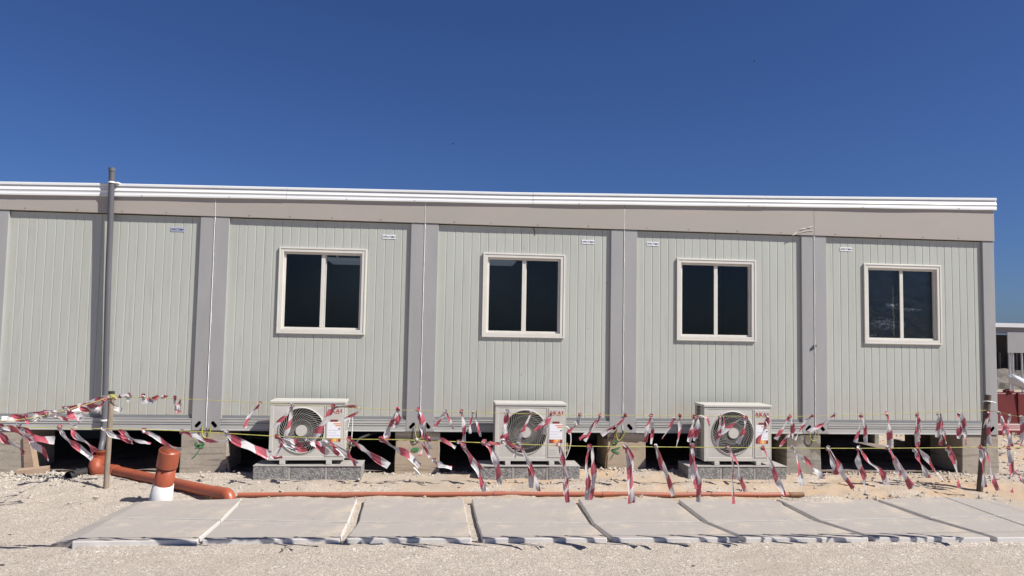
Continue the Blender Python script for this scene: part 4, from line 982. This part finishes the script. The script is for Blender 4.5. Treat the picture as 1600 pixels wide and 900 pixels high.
REAR = [
 ([[(188, 619), (200, 617), (208, 619)], [(196, 618), (202, 628)]], .045), ([[(224, 618), (228, 627), (238, 624), (246, 619)], [(232, 621), (243, 629)]], .06), ([[(254, 620), (262, 618)]], .03),
 ([[(274, 621), (273, 632), (281, 646)], [(282, 624), (279, 636), (282, 645)]], .05), ([[(407, 630), (398, 643), (386, 654), (383, 668)]], .05),
 ([[(457, 633), (447, 648), (427, 667)], [(457, 634), (451, 662), (444, 688), (430, 713)]], .06), ([[(521, 636), (510, 655), (498, 675), (484, 692)]], .085), ([[(521, 637), (536, 634), (557, 636), (562, 641), (550, 650), (536, 656)]], .05),
 ([[(622, 639), (613, 655), (608, 672), (603, 688)], [(621, 640), (620, 660), (618, 670)]], .075), ([[(654, 640), (657, 655), (660, 670), (659, 685)], [(655, 640), (662, 655), (664, 676), (672, 702)]], .055),
 ([[(696, 643), (687, 657), (676, 669)], [(696, 643), (702, 657), (708, 670)]], .045), ([[(721, 643), (724, 665), (726, 691)]], .055), ([[(739, 644), (736, 662), (734, 678)], [(744, 642), (747, 660), (750, 683)]], .035),
 ([[(792, 643), (789, 662), (787, 687)]], .10), ([[(830, 645), (821, 665), (812, 688), (802, 716)]], .055), ([[(862, 647), (850, 661), (835, 673)], [(862, 648), (854, 664), (849, 678)]], .055),
 ([[(906, 648), (899, 662), (888, 677)], [(905, 649), (901, 664)]], .05), ([[(938, 649), (928, 668), (914, 690)], [(938, 649), (922, 672), (906, 687)]], .045), ([[(977, 649), (961, 665), (938, 680)], [(976, 650), (962, 667)]], .055),
 ([[(1017, 649), (1010, 668), (1009, 690)], [(1017, 649), (1018, 670), (1018, 693)]], .055), ([[(1053, 654), (1045, 671), (1034, 685)]], .035), ([[(1062, 649), (1061, 672), (1056, 700)]], .05),
 ([[(1085, 650), (1081, 670), (1078, 692)], [(1091, 650), (1089, 670), (1086, 690)]], .07), ([[(1088, 652), (1096, 650), (1103, 653), (1108, 665)]], .03), ([[(1125, 650), (1124, 668), (1118, 700)], [(1131, 650), (1130, 664), (1124, 678)]], .05),
 ([[(1160, 652), (1143, 665), (1124, 680)]], .05), ([[(1165, 652), (1163, 670), (1151, 693)]], .06), ([[(1199, 650), (1193, 668), (1184, 690)], [(1199, 652), (1197, 666)]], .06),
 ([[(1234, 650), (1225, 667), (1213, 687)], [(1236, 651), (1239, 668), (1240, 686)]], .05), ([[(1240, 670), (1230, 685), (1217, 697)]], .04), ([[(1269, 649), (1253, 667), (1243, 687)]], .045), ([[(1304, 648), (1282, 665), (1260, 674)]], .05),
 ([[(1345, 649), (1341, 668), (1335, 692)], [(1347, 650), (1350, 668), (1351, 694)]], .05), ([[(1386, 646), (1388, 672), (1391, 700)]], .075), ([[(1433, 647), (1436, 664), (1438, 684)], [(1432, 648), (1433, 675), (1434, 699)]], .065),
 ([[(1465, 646), (1466, 664), (1464, 683)], [(1470, 646), (1471, 670), (1470, 696)], [(1473, 668), (1478, 694)]], .05), ([[(1498, 645), (1500, 664), (1498, 686)], [(1502, 645), (1508, 668), (1510, 696)]], .06),
 ([[(1545, 645), (1543, 665), (1541, 696)]], .085)]
RIGHT = [([[(1561, 645), (1565, 665), (1567, 700)], [(1562, 646), (1567, 660), (1571, 678)]], .05), ([[(1577, 649), (1575, 672), (1580, 697)]], .06), ([[(1596, 652), (1597, 672), (1594, 699)]], .07)]
def zone(px):
    Z_ = [(0, 170, 'left of the pale stake'), (170, 275, 'right of the pale stake'), (275, 415, 'by the grey marked pier'), (415, 570, 'in front of the left outdoor unit'),
          (570, 615, 'just right of the left outdoor unit'), (615, 690, 'by the beige pier'), (690, 765, 'just left of the middle outdoor unit'), (765, 892, 'in front of the middle outdoor unit'),
          (892, 945, 'just right of the middle outdoor unit'), (945, 1010, 'by the green scribbled pier'), (1010, 1074, 'left of the right outdoor unit'), (1074, 1208, 'in front of the right outdoor unit'),
          (1208, 1290, 'by the stained pier'), (1290, 1420, 'by the stepped light gap'), (1420, 1510, 'left of the end pier'), (1510, 1555, 'on the dark stake'), (1555, 1700, 'right of the dark stake')]
    return next(z[2] for z in Z_ if z[0] <= px < z[1])
seed = 1
for nm, lst, pl in (('side rope', SIDE, left), ('front rope', FRONT, front), ('rear rope', REAR, rear), ('right side rope', RIGHT, right)):
    groups = {}
    for tl, w_ in lst: w_ *= 1.25 if nm == 'side rope' else 1.12 if nm == 'rear rope' else 1.0; groups.setdefault(zone(max(0, tl[0][0][0])), []).append((tl, w_))
    for z_, items in groups.items():
        items.sort(key=lambda q: q[0][0][0][0])
        for i, (tl, w_) in enumerate(items):
            pos = '' if len(items) == 1 else ORD[i] + ' from left ' if i < 9 else 'tenth from left ' if i == 9 else 'eleventh from left '
            tape(tl, pl, w_*(.90 if nm == 'front rope' else .90), seed, ('red white tape %son %s, %s' % (pos, nm, z_)))
            seed += 1
# scrap of white ribbon on the dark stake
b = MB(); c = A(1543, 627, -1.0)
b.tube([(c.x+.04*math.cos(a), c.y+.04*math.sin(a), c.z+.004*math.sin(2*a)) for a in np.linspace(0, math.tau, 18)], .006, 6, caps=False); b.tube([c+Vector((.03, -.03, 0)), c+Vector((.07, -.04, -.015))], .006, 6)
tag(b.build('ribbon_tie', M['sealant']), 'pale ribbon tied around the top of the dark stake', 'ribbon')
b = MB(); a_ = G(650, 741, -.46); b.prism([(0, 0, 0), (.05, -.02, 0), (.05, .01, 0), (.0, .03, 0)], [(-.03, 0, .07), (-.015, -.01, .065), (-.01, .01, .07), (-.03, .02, .075)]); o = b.build('mortar_chip', M['sealant']); o.location = a_; tag(o, 'white pointed chip leaning at the foot of the beige pier', 'chip')

# ------------------------------------------------------------------ far right background
rb = empty('water_barrier', (16.6, 4.0, ZG), 'row end of dark red plastic barrier beyond the cabin corner', 'barrier')
b = MB()
prof = [(-.25, 0), (-.25, .12), (-.13, .22), (-.10, .785), (.10, .785), (.13, .22), (.25, .12), (.25, 0)]
n = len(prof); x0_, x1_ = -1.9, 1.6
b.add([(x0_, y, z) for y, z in prof]+[(x1_, y, z) for y, z in prof], [(i, n+i, n+i+1, i+1) for i in range(n-1)]+[tuple(range(n)), tuple(reversed(range(n, 2*n)))])
b.build('body', M['red_plastic'], rb, bevel=.02)
b = MB()
for x in (-.9, 0, .9): b.box(x, x+.03, -.135, .135, .2, .787)
b.build('seam_rib', M['red_plastic'], rb)
c = A(1590, 601, 3.95); 
def blob(name, c, rx, ry, rz, m, label, cat, seed=0, rot=0, amp=.25, fr=4):
    bm = bmesh.new(); bmesh.ops.create_icosphere(bm, subdivisions=3, radius=1)
    for v in bm.verts: k_ = 1+amp*noise.noise(v.co*fr*.5+Vector((seed, 0, 0))); v.co = Vector((v.co.x*rx*k_, v.co.y*ry*k_, v.co.z*rz*k_))
    me = bpy.data.meshes.new(name); bm.to_mesh(me); bm.free(); me.materials.append(M[m]); me.polygons.foreach_set('use_smooth', [True]*len(me.polygons))
    o = bpy.data.objects.new(name, me); COL.objects.link(o); o.location = c; o.rotation_euler.y = rot; return tag(o, label, cat)
blob('sack', A(1586, 600, 3.95)+Vector((.08, 0, .03)), .22, .12, .085, 'sack', 'white sack lying across the top of the red barrier', 'sack', 3, .55, .35, 5)
blob('cloth', A(1575, 612, 3.95), .08, .07, .045, 'red_plastic', 'crumpled red cloth on the barrier left of the white sack', 'cloth', 9, 0, .7, 6)
# shed behind
sh = empty('shed', (33, 23, ZG), 'dark open fronted shed with thin white roof far on the right', 'building')
def SB(name, m, x0, x1, y0, y1, z0, z1): b = MB(); b.box(x0, x1, y0, y1, z0, z1); return b.build(name, M[m], sh)
H_ = A(1580, 512, 23).z-ZG
SB('roof', 'far_white', -8, 9, -1.6, 5, H_-.02, H_+.16); SB('beam', 'far_grey', -8, 9, -1.45, -1.3, H_-.30, H_-.022); SB('wall', 'far_dark', -7.8, 8.8, 2.5, 2.6, 0, H_-.31); SB('wall', 'far_dark', -7.8, 8.8, 4.8, 4.9, 0, H_-.31)
b = MB()
for x in np.arange(-7.5, 8.5, .45): b.box(x, x+.06, 2.38, 2.48, 0, 1.25)
b.build('railing', M['far_grey'], sh)
for x in np.arange(-7.6, 9, 2.4): SB('column', 'far_grey', x, x+.12, -1.4, -1.28, 0, H_-.31)
# sign board on posts
sg = empty('sign_board', (22.7, 12, ZG), 'blank pale grey board raised on thin posts beyond the barrier', 'sign'); 
pL = A(1573, 519, 12); pB = A(1573, 551, 12)
b = MB(); b.box(pL.x-22.7, pL.x-22.7+1.6, -.03, .0, pB.z-ZG, pL.z-ZG); b.build('board', M['far_grey'], sg)
for px in (1577.5, 1583, 1597):
    p = A(px, 560, 12.02); b = MB(); b.tube([(p.x-22.7, .03, 0), (p.x-22.7, .03, pL.z-ZG-.05)], .028, 8); b.build('post', M['steel'], sg)
# debris mound between shed and barrier
b = MB(); vs = []; fs = []; nx_, ny_ = 60, 16
for j in range(ny_+1):
    for i in range(nx_+1):
        x = 22+16*i/nx_; y = 16+4*j/ny_; h = math.sin(math.pi*j/ny_)*(.72+.30*noise.noise((x*.9, y, 0)))+.16*noise.noise((x*3, y*3, 1)); vs.append((x, y, ZG-.1+max(0, h)))
for j in range(ny_):
    for i in range(nx_): fs.append((j*(nx_+1)+i, j*(nx_+1)+i+1, (j+1)*(nx_+1)+i+1, (j+1)*(nx_+1)+i))
b.add(vs, fs); M['debris'] = mat('brush_debris', (.07, .06, .05), .95, .3, 3, col2=(.17, .15, .13)); tag(b.build('debris_mound', M['debris']), 'low dark mound of rubble and brush in front of the far shed', 'rubble mound')

# ------------------------------------------------------------------ birds
def bird(px, py, dist, label, s):
    c = Vector(CAM)+Vector(ray(px, py))*dist; root = empty('bird', c, label, 'bird', 'small dark birds in the sky')
    b = MB(); b.tube([(-.16*s, 0, 0), (-.08*s, 0, .01*s), (.03*s, 0, .0), (.12*s, 0, .02*s), (.16*s, 0, .02*s)], [.008*s, .045*s, .05*s, .03*s, .004*s], 10); b.build('body', M['black'], root)
    for sg_ in (-1, 1):
        b = MB(); v = [(.07*s, 0, .02*s), (-.05*s, 0, .02*s), (-.07*s, sg_*.16*s, .09*s), (.03*s, sg_*.16*s, .10*s), (-.08*s, sg_*.30*s, .05*s)]
        b.add(v+[(p[0], p[1], p[2]+.008*s) for p in v], [(0, 1, 2, 3), (3, 2, 4), (8, 7, 6, 5), (9, 7, 8), (0, 3, 8, 5), (1, 6, 7, 2), (3, 4, 9, 8), (2, 7, 9, 4)]); b.build('wing', M['black'], root)
bird(1179, 96, 38, 'tiny dark bird high in the sky, upper right', .38)
bird(708, 225, 38, 'tiny dark bird in the sky above the roof, near the middle', .36)
